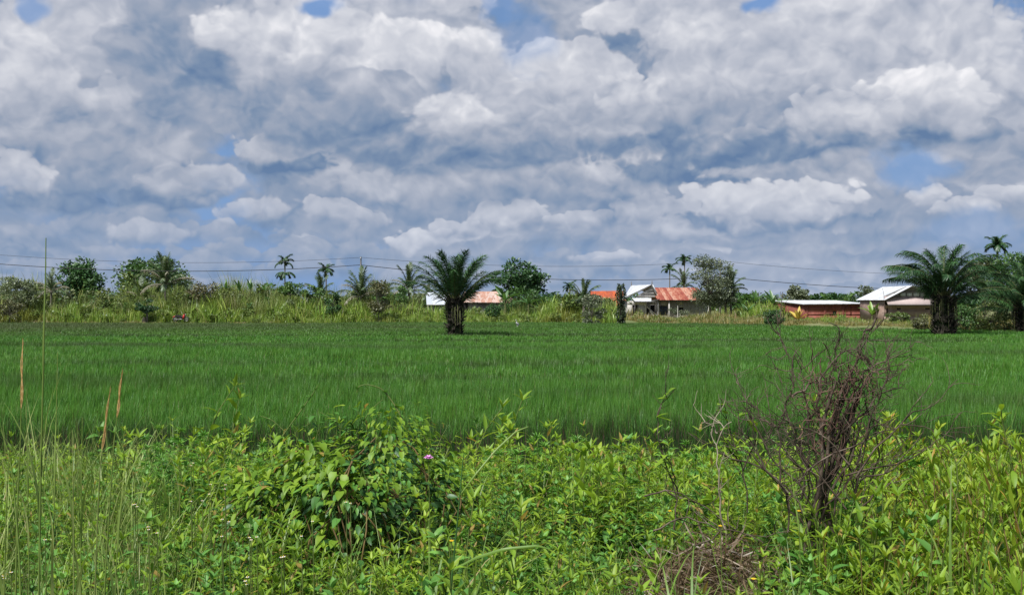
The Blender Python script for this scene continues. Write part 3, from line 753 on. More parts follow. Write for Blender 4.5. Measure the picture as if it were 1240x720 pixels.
# --- orange roof left of the white gable, with a lower lean-to
OY = 178.0
X = lambda x: PX(x, OY) - PX(734, OY); Z = lambda y: (384 - y) / F * OY
oh = thing('orange_roofed_house', 'low house with a bright orange rusty roof left of the white gable', 'house', (PX(734, OY), OY, PZ(384, OY)))
part(oh, 'wall', M_wood, lambda A: (box_(A, X(720), X(756), 0, .15, -.8, Z(364)), box_(A, X(720), X(756), 4.5, 4.65, -.8, Z(364)), box_(A, X(720), X(721), .15, 4.5, -.8, Z(364)), box_(A, X(755), X(756), .15, 4.5, -.8, Z(364))))
roof_plane(oh, M_orange, (X(717), -.7, Z(365)), (X(758), -.7, Z(365)), (X(756), 2.3, Z(351.8)), (X(716), 2.3, Z(352.2)), 9)
roof_plane(oh, M_orange, (X(758), 5.3, Z(365)), (X(717), 5.3, Z(365)), (X(716), 2.3, Z(352.2)), (X(756), 2.3, Z(351.8)), 6)
roof_plane(oh, M_orange, (X(719), -3.3, Z(372.5)), (X(752), -3.3, Z(371.5)), (X(748), -.8, Z(365.4)), (X(722), -.8, Z(366.2)), 7, name='lean_to_sheet')
for x in (720, 730, 741, 751):
    part(oh, 'post', M_orange if x == 751 else M_wood, lambda A: box_(A, X(x) - .09, X(x) + .09, -3.2, -3.04, -.8, Z(371.6)))
part(oh, 'lean_to_wall', M_orange, lambda A: box_(A, X(737), X(752.5), -2.9, -2.8, -.8, Z(372.8)), 'orange sheet wall of the lean-to')

# --- low rusty roof behind the round bush
LY = 160.0
X = lambda x: PX(x, LY) - PX(934, LY); Z = lambda y: (385.5 - y) / F * LY
lh = thing('open_shelter', 'low open shelter with a faded roof between the banana plants and the brick building', 'shelter', (PX(934, LY), LY, PZ(385.5, LY)))
roof_plane(lh, M_pink, (X(917), -1.4, Z(375)), (X(951), -1.4, Z(374.5)), (X(949), 1.4, Z(370)), (X(922), 1.4, Z(370.5)), 7)
for x, y in ((919, -1.2), (934, -1.2), (949, -1.2), (923, 1.2), (948, 1.2)):
    part(lh, 'post', M_wood, lambda A: box_(A, X(x) - .07, X(x) + .07, y, y + .14, -.8, Z(374.5 if y < 0 else 371)))
part(lh, 'back_wall', M_trim, lambda A: box_(A, X(922), X(949), 1.45, 1.52, -.8, Z(371)))

# --- red brick building
BY = 150.0
X = lambda x: PX(x, BY) - PX(1010, BY); Z = lambda y: (384 - y) / F * BY
bh = thing('brick_building', 'long low unplastered red brick building under a pale flat roof', 'building', (PX(1010, BY), BY, PZ(384, BY)))
def f(A):
    wall_with_holes(A, X(975), X(1045.6), -.8, Z(368.3), 0, .2, [(X(1008.5), X(1013), Z(381.8), Z(376.6)), (X(1025), X(1027.2), Z(370.8), Z(369)), (X(1030.2), X(1031.4), Z(382), Z(378))])
    box_(A, X(975), X(1045.6), 7.8, 8.0, -.8, Z(369.2)); box_(A, X(1045.6) - .2, X(1045.6), .2, 7.8, -.8, Z(368.8))
part(bh, 'wall', M_brick, f)
part(bh, 'side_wall', M_brick, lambda A: slab(A, [(X(975), .12, -.8), (X(953.5), 7.8, -.8), (X(953.5), 7.8, Z(366.3)), (X(975), .12, Z(368.6))], .2))
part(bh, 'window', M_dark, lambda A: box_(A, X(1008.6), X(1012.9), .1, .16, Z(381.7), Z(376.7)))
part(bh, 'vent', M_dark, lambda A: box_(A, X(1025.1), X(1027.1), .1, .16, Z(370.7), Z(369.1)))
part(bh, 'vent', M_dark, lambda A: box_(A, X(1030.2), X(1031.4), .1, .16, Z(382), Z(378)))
for x in (977.5, 999, 1021, 1044):
    part(bh, 'pillar', M_brick, lambda A: box_(A, X(x) - .11, X(x) + .11, -.03, -.004, -.8, Z(368.9)))
roof_plane(bh, M_zinc, (X(972.5), -.5, Z(368.0)), (X(1049), -.5, Z(367.4)), (X(1034), 8.5, Z(363.4)), (X(950), 8.5, Z(363.2)), 15)
part(bh, 'roof_edge', M_trim, lambda A: (slab(A, [(X(972.5), -.5, Z(368.7)), (X(1048), -.5, Z(368.2)), (X(1048), -.5, Z(367.9)), (X(972.5), -.5, Z(368.35))], .05), slab(A, [(X(950.5), 8.3, Z(364.3)), (X(972.5), -.5, Z(369.0)), (X(972.5), -.5, Z(368.3)), (X(950.5), 8.3, Z(363.7))], .05)))

# --- gabled house behind the big palm on the right
GY = 140.0
X = lambda x: PX(x, GY) - PX(1098, GY); Z = lambda y: (385 - y) / F * GY
gh = thing('gabled_house', 'brownish block house with a white sloping roof behind the large right-hand palm', 'house', (PX(1098, GY), GY, PZ(385, GY)))
def f(A):
    wall_with_holes(A, X(1071), X(1140), -.8, Z(369), 0, .2, [(X(1086), X(1091), Z(374.6), Z(372.8)), (X(1120.5), X(1126), Z(374.4), Z(372.6)), (X(1073.5), X(1075.5), Z(383), Z(373))])
    box_(A, X(1140) - .2, X(1140), .2, 7, -.8, Z(369)); box_(A, X(1063), X(1140), 7, 7.2, -.8, Z(363))
part(gh, 'wall', M_pinkwall, f)
part(gh, 'side_wall', M_pinkwall, lambda A: slab(A, [(X(1071), .12, -.8), (X(1063), 6.9, -.8), (X(1063), 6.9, Z(363.6)), (X(1071), .12, Z(362))], .18))
for a, b in ((1086, 1091), (1120.5, 1126)):
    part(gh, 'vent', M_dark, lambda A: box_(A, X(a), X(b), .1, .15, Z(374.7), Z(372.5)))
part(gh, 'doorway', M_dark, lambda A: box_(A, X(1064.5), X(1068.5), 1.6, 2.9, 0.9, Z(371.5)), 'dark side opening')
part(gh, 'awning', M_band, lambda A: slab(A, [(X(1071), -1.3, Z(368.4)), (X(1141), -1.3, Z(368.6)), (X(1141), .0, Z(358.8)), (X(1070.5), .0, Z(358.8))], .07), 'pinkish awning across the front')
part(gh, 'awning_edge', M_trim, lambda A: box_(A, X(1071), X(1141), -1.36, -1.27, Z(369.4), Z(368.8)))
part(gh, 'gable_wall', M_trim, lambda A: A.add([(X(1070.5), .05, Z(358.8)), (X(1146), .05, Z(358.8)), (X(1130), .05, Z(347)), (X(1097), .05, Z(347)), (X(1070.5), .2, Z(358.8)), (X(1146), .2, Z(358.8)), (X(1130), .2, Z(347)), (X(1097), .2, Z(347))], [(0, 1, 2, 3), (4, 7, 6, 5)]))
for a, b in ((1090, 1096.5), (1098, 1104.3), (1106, 1113), (1114.5, 1121)):
    part(gh, 'gable_pane', M_glass, lambda A: box_(A, X(a), X(b), -.06, .0, Z(358.6), Z(354.4)))
part(gh, 'gable_beam', M_trim, lambda A: box_(A, X(1082), X(1140), -.10, -.01, Z(354.1), Z(353.0)))
roof_plane(gh, M_zinc, (X(1068), -1.2, Z(363.4)), (X(1059.5), 7.6, Z(363)), (X(1094), 7.6, Z(346.4)), (X(1102), -1.2, Z(346)), 7)
roof_plane(gh, M_zinc, (X(1143), 7.6, Z(362)), (X(1150), -1.2, Z(362)), (X(1102), -1.2, Z(346)), (X(1094), 7.6, Z(346.4)), 7)
# ------------------------------------------------------------------ palms
oil_m = leaf_mat('oil_palm_leaflets', [(0.0182, 0.052, 0.0208), (0.0338, 0.0936, 0.0286), (0.0585, 0.143, 0.039)], trans=.15, gloss=.04, rough=.45)
coco_m = leaf_mat('coconut_leaflets', [(0.0325, 0.0715, 0.026), (0.065, 0.117, 0.0364), (0.117, 0.156, 0.0585)], trans=.2, gloss=.06)
cocodry_m = leaf_mat('pale_dry_fronds', [(.12, .12, .06), (.2, .18, .1), (.08, .1, .04)], trans=.2)
areca_m = leaf_mat('areca_leaflets', [(0.0182, 0.0585, 0.0208), (0.039, 0.104, 0.0286)], trans=.15, gloss=.06)
banana_m = leaf_mat('banana_leaf', [(.045, .12, .025), (.08, .19, .04), (.14, .26, .06)], trans=.4, gloss=.08)
yellow_m = leaf_mat('yellow_leaf', [(.42, .30, .04), (.55, .42, .08), (.30, .26, .04)], trans=.3)
bark_m = rough_mat('palm_bark', [(.016, .015, .012), (.036, .032, .024), (.065, .06, .045)], 2.5, .95, stretch=(1, 1, 2.5), bump=.6)
greybark_m = rough_mat('grey_bark', [(.10, .09, .075), (.17, .155, .13)], 2.0, .9, stretch=(1, 1, 3))
rachis_m = rough_mat('frond_stem', [(.07, .09, .03), (.12, .13, .05)], 3.0, .7)
rachispale_m = rough_mat('pale_frond_stem', [(.28, .27, .2), (.42, .40, .32)], 2.0, .7)

def frond_path(L, el0, droop, n=12, p=1.6):
    pts = [np.zeros(3)]; tans = []
    for i in range(n):
        t = (i + .5) / n; a = el0 - droop * t ** p
        d = np.array([0, math.cos(a), math.sin(a)]); tans.append(d); pts.append(pts[-1] + d * L / n)
    return np.array(pts), np.array(tans + [tans[-1]])
def frond_acc(r, L, el0, droop, nl, ll, lw, hang=.5, t0=.18, spread=1.0, rad=.035, p=1.6, plum=.25):
    """a feather palm frond growing along +Y; leaflets in material 0, stem in material 1"""
    P, Tn = frond_path(L, el0, droop, p=p)
    A = Acc(); n = len(P)
    tube(A, P, np.linspace(rad, rad * .2, n), 4, 1)
    M4, V4 = [], None
    V4 = np.array([(-.5, 0, 0), (.5, 0, 0), (.35, .6, -.10), (-.35, .6, -.10), (0, 1, -.28)], float); F4 = [(0, 1, 2), (0, 2, 3), (3, 2, 4)]
    for i in range(nl):
        t = t0 + (1 - t0) * (i + r.random() * .7) / nl
        k = min(int(t * (n - 1)), n - 2); fr = t * (n - 1) - k
        pos = P[k] * (1 - fr) + P[k + 1] * fr; tg = Tn[k]
        up = np.cross(np.array([1, 0, 0]), tg)
        ln = ll * (math.sin(math.pi * min(1, .18 + .82 * (1 - abs(2 * t - 1.0) ** 1.6) * .9)) * .5 + .5) * r.uniform(.8, 1.15) * (1 - .45 * max(0, t - .75) / .25)
        for sd_ in (-1, 1):
            d = np.array([sd_ * spread, 0, 0]) + tg * (.45 + .8 * t) + up * r.normal(.12, plum) + np.array([0, 0, -hang * r.uniform(.6, 1.3)])
            M4.append(frame(pos, d, up=up + r.normal(0, .25, 3), s=(lw, ln, ln)))
    A.stamp(V4, F4, M4, 0)
    return A
def palm(name, label, cat, loc, trunk_fn, fronds, meshes, trunk_mat, group=None, extra=None):
    t = thing(name, label, cat, loc, 0, group)
    A = Acc(); trunk_fn(A); A.build('trunk', trunk_mat, t)
    for (k, az_, pos, tilt, s) in fronds:
        link_copy(meshes[k], 'frond', t, Matrix.LocRotScale(Vector(pos), Euler((tilt, 0, az_)), Vector((s, s, s))))
    if extra: extra(t)
    return t

r = np.random.default_rng(3)
# oil palm fronds, from upright spear to drooping skirt
oil_f = [frond_acc(r, L_, R(e), R(d), 96, .82, .042, hang=h_, t0=.2, rad=.05, plum=.45, p=2.2, spread=.8).mesh('frond', [oil_m, rachis_m])
         for e, d, h_, L_ in ((82, 24, .1, 3.5), (70, 36, .2, 4.2), (60, 44, .25, 4.8), (52, 50, .3, 4.8), (46, 52, .4, 4.3), (33, 46, .5, 3.8))]
oil_g = [frond_acc(r, 4.6, R(e), R(d), 120, .72, .038, hang=h_, t0=.2, rad=.05, plum=.4, p=1.9, spread=.7).mesh('frond', [oil_m, rachis_m])
         for e, d, h_ in ((82, 50, .4), (73, 80, .6), (63, 85, .7), (52, 75, .7), (42, 66, .8), (28, 55, .8))]
def old_stub_trunk(H, r0, r1, seed):
    def fn(A):
        q = np.random.default_rng(seed)
        zs = np.linspace(-.2, H, 9)
        tube(A, [(q.normal(0, .03), q.normal(0, .03), z) for z in zs], [r0 + (r1 - r0) * (i / 8) + q.normal(0, .04) for i in range(9)], 10)
        M_ = []
        for i in range(230):          # boot-like stubs of cut fronds
            a = q.uniform(0, 6.283); z = H * q.random()
            rr = r0 + (r1 - r0) * z / H - .06
            d = np.array([math.cos(a), math.sin(a), q.uniform(.2, 2.0)])
            M_.append(frame((math.cos(a) * rr, math.sin(a) * rr, z), d, s=(q.uniform(.10, .2), q.uniform(.15, .6), .08)))
        Vb = np.array([(-.5, 0, -.5), (.5, 0, -.5), (.5, 0, .5), (-.5, 0, .5), (-.28, 1, -.2), (.28, 1, -.2), (.28, 1, .3), (-.28, 1, .3)], float)
        A.stamp(Vb, BOXF, M_, 0)
    return fn
fern_m = leaf_mat('epiphyte_fern', [(.014, .032, .011), (.028, .06, .017), (.06, .08, .03)], trans=.25)
def ferns(H, rad, n, seed):
    def fn(t):
        q = np.random.default_rng(seed); A = Acc(); V, Fc = blade(1, .12, 1.7, 4)
        for i in range(n):
            a = q.uniform(0, 6.28); z = H * q.uniform(.03, 1.0)
            A.stamp(V, Fc, [T4((math.cos(a) * rad * .85, math.sin(a) * rad * .85, z), (0, 0, a - 1.5708 + q.normal(0, .5)), (q.uniform(.4, 1), q.uniform(.35, .8), q.uniform(.15, .55)))])
        A.build('trunk_fern', fern_m, t)['kind'] = 'stuff'
        B = Acc()
        for i in range(26):        # dead fronds hanging down the trunk
            a = q.uniform(0, 6.28); z = H * q.uniform(.75, 1.05); L = q.uniform(.8, 2.0)
            rr = rad * .95
            tube(B, [(math.cos(a) * rr * .7, math.sin(a) * rr * .7, z), (math.cos(a) * (rr + .15), math.sin(a) * (rr + .15), z - .1), (math.cos(a) * (rr + .12), math.sin(a) * (rr + .12), z - L)], [.035, .03, .01], 4)
        B.build('hanging_dead_stem', rachis_m, t)['kind'] = 'stuff'
    return fn
def oil_crown(seed, H, n, lo=0, s=1.0, keep=None, rr=.28):
    q = np.random.default_rng(seed); out = []
    for i in range(n):
        a = i * 2.39996 + q.normal(0, .15)
        u = (i + .5) / n
        k = min(5, int(u ** 1.0 * (6 - lo)) + (q.random() < .2))
        if keep and not keep(a, k): continue
        out.append((k, a, (-math.sin(a) * rr * u * 1.3, math.cos(a) * rr * u * 1.3, H - .15 - .9 * u), q.normal(0, .08), s * q.uniform(.86, 1.08) * (.8 if k == 0 else 1)))
    return out
Yp = 86.0
palm('oil_palm', 'oil palm with a fan of upright fronds standing alone at mid-field near the centre', 'palm', (PX(551, Yp), Yp, 0), old_stub_trunk(3.1, .48, .60, 1),
     oil_crown(5, 3.2, 54, s=1.0, keep=lambda a, k: k < 5 and (k < 4 or math.cos(a) > -.6)), oil_f, bark_m, extra=ferns(3.0, .62, 420, 2))
Yr = 88.0
palm('oil_palm', 'big shaggy oil palm with arching fronds in front of the brownish gabled house', 'palm', (PX(1143, Yr), Yr, 0), old_stub_trunk(3.3, .85, .75, 11),
     oil_crown(8, 3.6, 56, s=1.22, keep=lambda a, k: k < 4 or (k < 5 and math.cos(a) > -.4) or (math.sin(a) < -.1 and math.cos(a) > -.6)), oil_g, bark_m, extra=ferns(3.2, .88, 900, 12))
palm('oil_palm', 'dark oil palm cut by the right edge of the photo', 'palm', (PX(1243, 95), 95, 0), old_stub_trunk(2.6, .95, .8, 21),
     oil_crown(9, 2.9, 50, s=1.15), oil_g, bark_m, extra=ferns(2.5, 1.0, 800, 22))
# young palm heads low to the ground
young = [frond_acc(r, 2.6, R(e), R(d), 36, .55, .05, hang=.4, t0=.12, rad=.03).mesh('frond', [coco_m, rachis_m]) for e, d in ((84, 25), (70, 50), (52, 70), (35, 70))]
# coconut palms
coco_f = [frond_acc(r, 3.8, R(e), R(d), 50, .72, .085, hang=h_, t0=.15, rad=.05).mesh('frond', [coco_m, rachis_m])
          for e, d, h_ in ((86, 15, .3), (78, 35, .5), (64, 60, .8), (44, 80, 1.0), (20, 70, 1.1))]
coco_p = [frond_acc(r, 3.8, R(e), R(d), 36, .6, .06, hang=1.2, t0=.25, rad=.09).mesh('frond', [cocodry_m, rachispale_m]) for e, d in ((60, 75), (35, 60), (10, 70))]
def straight_trunk(H, r0, r1, lean=0.0):
    def fn(A): tube(A, [(lean * t * t, 0, -.1 + (H + .1) * t) for t in np.linspace(0, 1, 8)], np.linspace(r0, r1, 8), 8)
    return fn
def coco_crown(seed, H, n, s=1.0, x=0.0):
    q = np.random.default_rng(seed); out = []
    for i in range(n):
        a = i * 2.39996 + q.normal(0, .2); u = (i + .5) / n
        out.append((min(4, int(u * 5)), a, (x, 0, H - .25 * u), q.normal(0, .1), s * q.uniform(.8, 1.1)))
    return out
coco_all = coco_f + coco_p
def coconut(px, ytop, ybase_crown, Y, seed, label, s=1.0, n=16, lean=0.0, pale=0):
    Hc = PZ(ybase_crown, Y) - .4
    fr = coco_crown(seed, Hc, n, s, lean)
    q = np.random.default_rng(seed + 50)
    for i in range(pale):
        fr.append((5 + i % 3, [1.9, -1.7, 2.6, -2.4, 1.2, -1.0][i % 6] + q.normal(0, .2), (lean, 0, Hc - .2), 0, s * q.uniform(.8, 1.05)))
    return palm('coconut_palm', label, 'palm', (PX(px, Y), Y, .4), straight_trunk(Hc, .2, .13, lean), fr, coco_all, greybark_m)
coconut(62, 332, 352, 149, 31, 'thin young coconut palm with brownish drooping fronds at the far left', .85, 8, pale=6)
coconut(200, 315, 344, 150, 32, 'coconut palm with a stiff upright crown in front of the round dark tree', 1.1, 20, pale=4)
coconut(170, 340, 362, 151, 33, 'low coconut palm with pale bent fronds left of the upright coconut palm', .8, 9, pale=2)
coconut(229, 342, 358, 154, 43, 'small coconut palm poking out of the reeds right of the upright coconut palm', .55, 9)
coconut(388, 328, 356, 155, 34, 'yellow-green coconut palm just left of the utility pole and its tall neighbour', .78, 14, pale=1)
coconut(437, 320, 358, 147, 35, 'tall narrow coconut palm standing against the utility pole', .98, 17, pale=3)
coconut(495, 312, 350, 153, 36, 'coconut palm close to the left side of the central oil palm crown', .95, 18, pale=3)
coconut(519, 347, 362, 172, 46, 'dark low coconut palm directly behind the central oil palm', .7, 10)
coconut(707, 332, 362, 140, 37, 'scruffy coconut palm left of the orange-roofed house', .75, 14, pale=2)
coconut(752, 345, 362, 133, 38, 'short-fronded palm head on a vine-covered trunk by the white gable', .42, 9)
coconut(828, 312, 346, 176, 39, 'bright green palm rising behind the rusty red roof', .75, 12)
coconut(885, 322, 350, 160, 40, 'yellow-green palm with drooping fronds right of the grey-green tree', .85, 16, pale=1)
# areca palms: slim trunk, few dense arching fronds
areca_f = [frond_acc(r, 1.75, R(e), R(d), 34, .62, .10, hang=h_, t0=.12, rad=.035, p=1.2).mesh('frond', [areca_m, rachis_m])
           for e, d, h_ in ((75, 75, .3), (55, 110, .5), (25, 100, .8))]
def areca(px, y_crown, Y, seed, label, s=1.0, tiers=1, n=9):
    Hc = PZ(y_crown, Y) - .4; q = np.random.default_rng(seed); fr = []
    for tier in range(tiers):
        for i in range(n):
            a = i * 2.39996 + q.normal(0, .2) + tier
            fr.append((min(2, (i * 3) // n) if tier == 0 else 2, a, (0, 0, Hc - tier * 1.5 * s), q.normal(0, .1), s * q.uniform(.9, 1.1)))
    def extra(t):
        A = Acc()
        tube(A, [(0, 0, Hc - .9 * s), (0, 0, Hc - .4), (0, 0, Hc)], [.10, .12, .05], 7); A.build('crownshaft', rachis_m, t)
    return palm('areca_palm', label, 'palm', (PX(px, Y), Y, .4), straight_trunk(Hc, .11, .08), fr, areca_f, greybark_m, extra=extra)
areca(345, 318, 157, 51, 'tallest areca palm with two tiers of drooping fronds against the sky', 1.0, 2)
areca(395, 328, 158, 52, 'areca palm with a tufted crown behind the yellow-green coconut palm', .95, 1)
areca(690, 348, 150, 53, 'small areca palm left of the scruffy coconut palm', .75, 1)
areca(811, 326, 182, 54, 'shorter areca palm on the left behind the rusty red roof', .95, 1)
areca(829, 315, 184, 55, 'taller areca palm on the right behind the rusty red roof', 1.0, 1)
areca(1208, 299, 106, 56, 'dark areca palm crown rising above the trees at the right', .9, 1, 11)

# ------------------------------------------------------------------ broad-leaved trees
LV, LF = leaf(1.0, .62, .2, .2, (.3, .7), (.9, .8))
def crown_tree(name, label, cat, px, Y, ytop, ybot, wpx, mat, seed, bark=greybark_m, nclump=26, leafs=130, ls=.34, base_z=.4, trunk_r=.22, open_=0.0, squash=1.0, group=None):
    q = np.random.default_rng(seed)
    cx, w = PX(px, Y), wpx / F * Y / 2
    zt, zb = PZ(ytop, Y), PZ(ybot, Y); ch = (zt - zb) / 2; zc = (zt + zb) / 2 - base_z
    t = thing(name, label, cat, (cx, Y, base_z), 0, group)
    cl = []
    for i in range(nclump):
        u = q.normal(size=3); u /= np.linalg.norm(u); rr = q.uniform(.35, .80) ** .6
        c = u * np.array([w, w * .8, ch]) * rr
        cl.append((c + np.array([0, 0, zc]), q.uniform(.22, .40) * min(w, ch * 1.2)))
    A = Acc(); H0 = max(zc - ch * .6, .8)
    fk = np.array([q.normal(0, .1), 0, H0])
    tube(A, [(0, 0, -.1), (q.normal(0, .05), 0, H0 * .5), fk], [trunk_r, trunk_r * .85, trunk_r * .7], 8)
    for c, rad in cl:
        mid = (fk + c) / 2 + q.normal(0, .15, 3); tube(A, [fk, mid, c], [trunk_r * .35, trunk_r * .2, .02], 5)
    A.build('trunk', bark, t)
    B = Acc(); Ms = []
    for c, rad in cl:
        n = int(leafs * (1 - open_)) 
        for _ in range(n):
            d = q.normal(size=3); d /= np.linalg.norm(d); d[2] = d[2] * .8 + .1
            p = c + d * rad * q.uniform(.45, 1.08) * np.array([1.15, 1.15, .85 * squash])
            o = d + np.array([0, 0, .2]) + q.normal(0, .5, 3)
            Ms.append(frame(p, o, up=d + q.normal(0, .5, 3) + np.array([0, 0, .7]), s=ls * q.uniform(.6, 1.25)))
    B.stamp(LV, LF, Ms); B.build('crown', mat, t)['kind'] = 'stuff'
    return t
tdark = leaf_mat('dark_tree_leaves', [(0.0162, 0.054, 0.0162), (0.0324, 0.0918, 0.0243), (0.0607, 0.135, 0.0351)], trans=.15, gloss=.05)
tmid = leaf_mat('mid_tree_leaves', [(0.0364, 0.091, 0.0234), (0.0715, 0.156, 0.0364), (0.117, 0.208, 0.0494)], trans=.25, gloss=.05)
tyel = leaf_mat('yellowish_tree_leaves', [(0.075, 0.125, 0.0275), (0.125, 0.1875, 0.0375), (0.1875, 0.225, 0.0625)], trans=.25)
tgrey = leaf_mat('grey_green_leaves', [(0.072, 0.102, 0.054), (0.12, 0.15, 0.084), (0.168, 0.198, 0.12)], trans=.2)
tpale = leaf_mat('pale_shrub_leaves', [(0.096, 0.144, 0.06), (0.156, 0.204, 0.096), (0.228, 0.264, 0.144)], trans=.25)
tbrown = leaf_mat('brownish_foliage', [(.07, .085, .03), (.11, .12, .045), (.15, .13, .055)], trans=.2)
crown_tree('broadleaf_tree', 'dark round-topped tree behind the thin young coconut palm at the far left', 'tree', 96, 162, 314, 368, 56, tdark, 61, nclump=38, leafs=150, ls=.42)
crown_tree('broadleaf_tree', 'large dome-shaped dark tree behind the upright coconut palm', 'tree', 184, 165, 311, 372, 86, tmid, 62, nclump=56, leafs=150, ls=.42)
crown_tree('broadleaf_tree', 'glossy dark green tree right of the long rusty shed', 'tree', 629, 152, 314, 366, 58, tdark, 63, nclump=36, leafs=150, ls=.4, open_=.1)
crown_tree('broadleaf_tree', 'small bushy tree left of the glossy dark tree behind the shed roof', 'tree', 602, 175, 349, 362, 14, tdark, 64, nclump=8, leafs=90, ls=.4)
crown_tree('broadleaf_tree', 'tall grey-green feathery tree at the right end of the rusty red roof', 'tree', 859, 156, 302, 380, 54, tgrey, 65, nclump=48, leafs=170, ls=.26, open_=.1, bark=greybark_m)
crown_tree('broadleaf_tree', 'slimmer grey-green tree joined to the right side of the feathery tree', 'tree', 879, 158, 318, 382, 30, tgrey, 66, nclump=20, leafs=150, ls=.26, open_=.1)
crown_tree('broadleaf_tree', 'distant umbrella-shaped tree above the left end of the brick building', 'tree', 968, 240, 346, 368, 30, tgrey, 67, nclump=16, leafs=150, ls=.5, squash=.6)
crown_tree('broadleaf_tree', 'distant open-crowned tree between the brick building and the gabled house', 'tree', 1049, 230, 346, 368, 28, tgrey, 68, nclump=12, leafs=90, ls=.45, open_=.3, squash=.6)
crown_tree('broadleaf_tree', 'light green leafy tree at the right edge above the dark oil palm', 'tree', 1226, 104, 306, 368, 70, tmid, 69, nclump=34, leafs=190, ls=.22)
crown_tree('broadleaf_tree', 'yellowish tree between the big shaggy palm and the right edge', 'tree', 1192, 108, 309, 366, 46, tbrown, 70, nclump=24, leafs=170, ls=.24)
crown_tree('small_tree', 'little dark umbrella-shaped tree standing alone at the far left field edge', 'tree', 178, 141, 361, 379, 30, tdark, 71, nclump=14, leafs=120, ls=.2, trunk_r=.14, squash=.6)
# shrubs
for (px, Y, yt, yb, w, mt, sd_, lab, ls, nc) in (
    (20, 146, 333, 372, 54, tpale, 81, 'pale loose shrub at the far left edge of the far bank', .26, 26),
    (352, 146, 340, 362, 30, tmid, 82, 'low green shrub below the tall areca palm', .26, 12),
    (404, 141, 352, 383, 20, tdark, 83, 'narrow dark shrub in the yellow-green weeds near the utility pole', .2, 14),
    (459, 140, 336, 384, 28, tbrown, 84, 'olive-brown shrub right of the utility pole', .22, 22),
    (378, 150, 345, 366, 30, tmid, 95, 'rounded green shrub between the areca palms and the yellow-green coconut palm', .26, 12),
    (480, 148, 345, 372, 36, tmid, 85, 'dark green scrub left of the grey-roofed shed', .26, 16),
    (597, 142, 368, 386, 20, tdark, 86, 'dark low bush in front of the long rusty shed', .2, 12),
    (630, 150, 345, 384, 60, tmid, 87, 'spreading green thicket under the glossy dark tree', .26, 30),
    (717, 133, 352, 398, 30, tgrey, 88, 'ragged grey-green shrub at the field edge left of the vine-covered trunk', .2, 22),
    (695, 144, 348, 386, 36, tyel, 89, 'yellowish scrub behind the ragged grey-green shrub', .24, 18),
    (936, 124, 374, 396, 30, tdark, 90, 'dark round bush at the field edge before the brick building', .17, 22),
    (1163, 97, 368, 405, 46, tmid, 91, 'leafy bush right of the big shaggy palm', .18, 26),
    (1200, 98, 360, 406, 56, tyel, 92, 'yellow-green weedy bank between the two right-hand oil palms', .17, 34),
    (1085, 118, 378, 392, 44, tyel, 93, 'low yellow-green bushes in front of the gabled house', .18, 18),
    (1118, 104, 382, 402, 30, tbrown, 94, 'brownish scrub at the foot of the gabled house beside the big palm', .17, 14),
    (248, 150, 340, 372, 40, tbrown, 96, 'brown-green thicket right of the upright coconut palm', .24, 22),
    (276, 149, 344, 380, 50, tyel, 97, 'olive thicket in the reed bank behind the motorcycle', .24, 24),
    (12, 141, 362, 386, 40, tbrown, 98, 'reddish-brown scrub low at the far left edge', .2, 16),
    (815, 163, 372, 384, 12, tgrey, 99, 'small bush against the plank wall beside the blue-grey shutter', .16, 6),
    (828, 164, 374, 384, 12, tgrey, 100, 'small bush against the right half of the plank wall', .16, 6),
):
    crown_tree('shrub', lab, 'shrub', px, Y, yt, yb, w, mt, sd_, nclump=nc, leafs=110, ls=ls, trunk_r=.06)
# vine-covered trunk at the field edge
q = np.random.default_rng(77)
ip = thing('vine_covered_trunk', 'narrow dead trunk wrapped in dark vines at the field edge by the white gable', 'trunk', (PX(752, 131), 131, .1))
A = Acc(); tube(A, [(.1 * math.sin(z), 0, z) for z in np.linspace(-.1, 4.6, 8)], np.linspace(.28, .16, 8), 8); A.build('trunk', bark_m, ip)
A = Acc(); Ms = []
for i in range(1700):
    z = q.uniform(.05, 4.9); a = q.uniform(0, 6.28); rr = (.34 + .22 * math.sin(z * 1.3) ** 2) * q.uniform(.5, 1.1)
    Ms.append(frame((math.cos(a) * rr, math.sin(a) * rr, z), (math.cos(a), math.sin(a), q.uniform(-1, .8)), up=(q.normal(), q.normal(), 1), s=q.uniform(.12, .24)))
A.stamp(LV, LF, Ms); A.build('vine_leaves', fern_m, ip)['kind'] = 'stuff'
# bananas
ban = []
for k, (L, wd, cu) in enumerate(((2.3, .5, .35), (2.0, .55, .7), (1.6, .4, .1))):
    V, Fc = leaf(L, wd, .35, cu, (.12, .3, .5, .7, .88), (.7, 1, 1, .85, .5)); A = Acc(); A.add(V, Fc, 0); ban.append(A.mesh('leaf', banana_m))
def banana(px, Y, ytop, label, s=1.0, n=8, seed=0, mat=None, name='banana_plant', stem=1.5, cat='banana plant'):
    q = np.random.default_rng(seed); t = thing(name, label, cat, (PX(px, Y), Y, .35))
    H = max(.3, PZ(ytop, Y) - .35 - 1.9 * s)
    A = Acc(); tube(A, [(0, 0, -.1), (0, 0, H)], [.16 * s, .09 * s], 7); A.build('stem', rachis_m, t)
    for i in range(n):
        a = i * 2.39996 + q.normal(0, .2); k = q.integers(0, 3)
        me = ban[k]
        if mat is not None:
            me = me.copy(); me.materials[0] = mat
        link_copy(me, 'leaf', t, Matrix.LocRotScale(Vector((0, 0, H - .05)), Euler((R(q.uniform(35, 80) if i > 1 else 84), q.normal(0, .2), a)), Vector((s,) * 3)))
    return t
banana(915, 158, 347, 'dark banana plant right of the yellow-green drooping palm', 1.15, 9, 1)
banana(936, 157, 352, 'banana plant with spread leaves left of the low shelter', 1.0, 8, 2)
banana(898, 156, 358, 'low banana plant in the light green growth under the grey-green trees', .8, 8, 3)
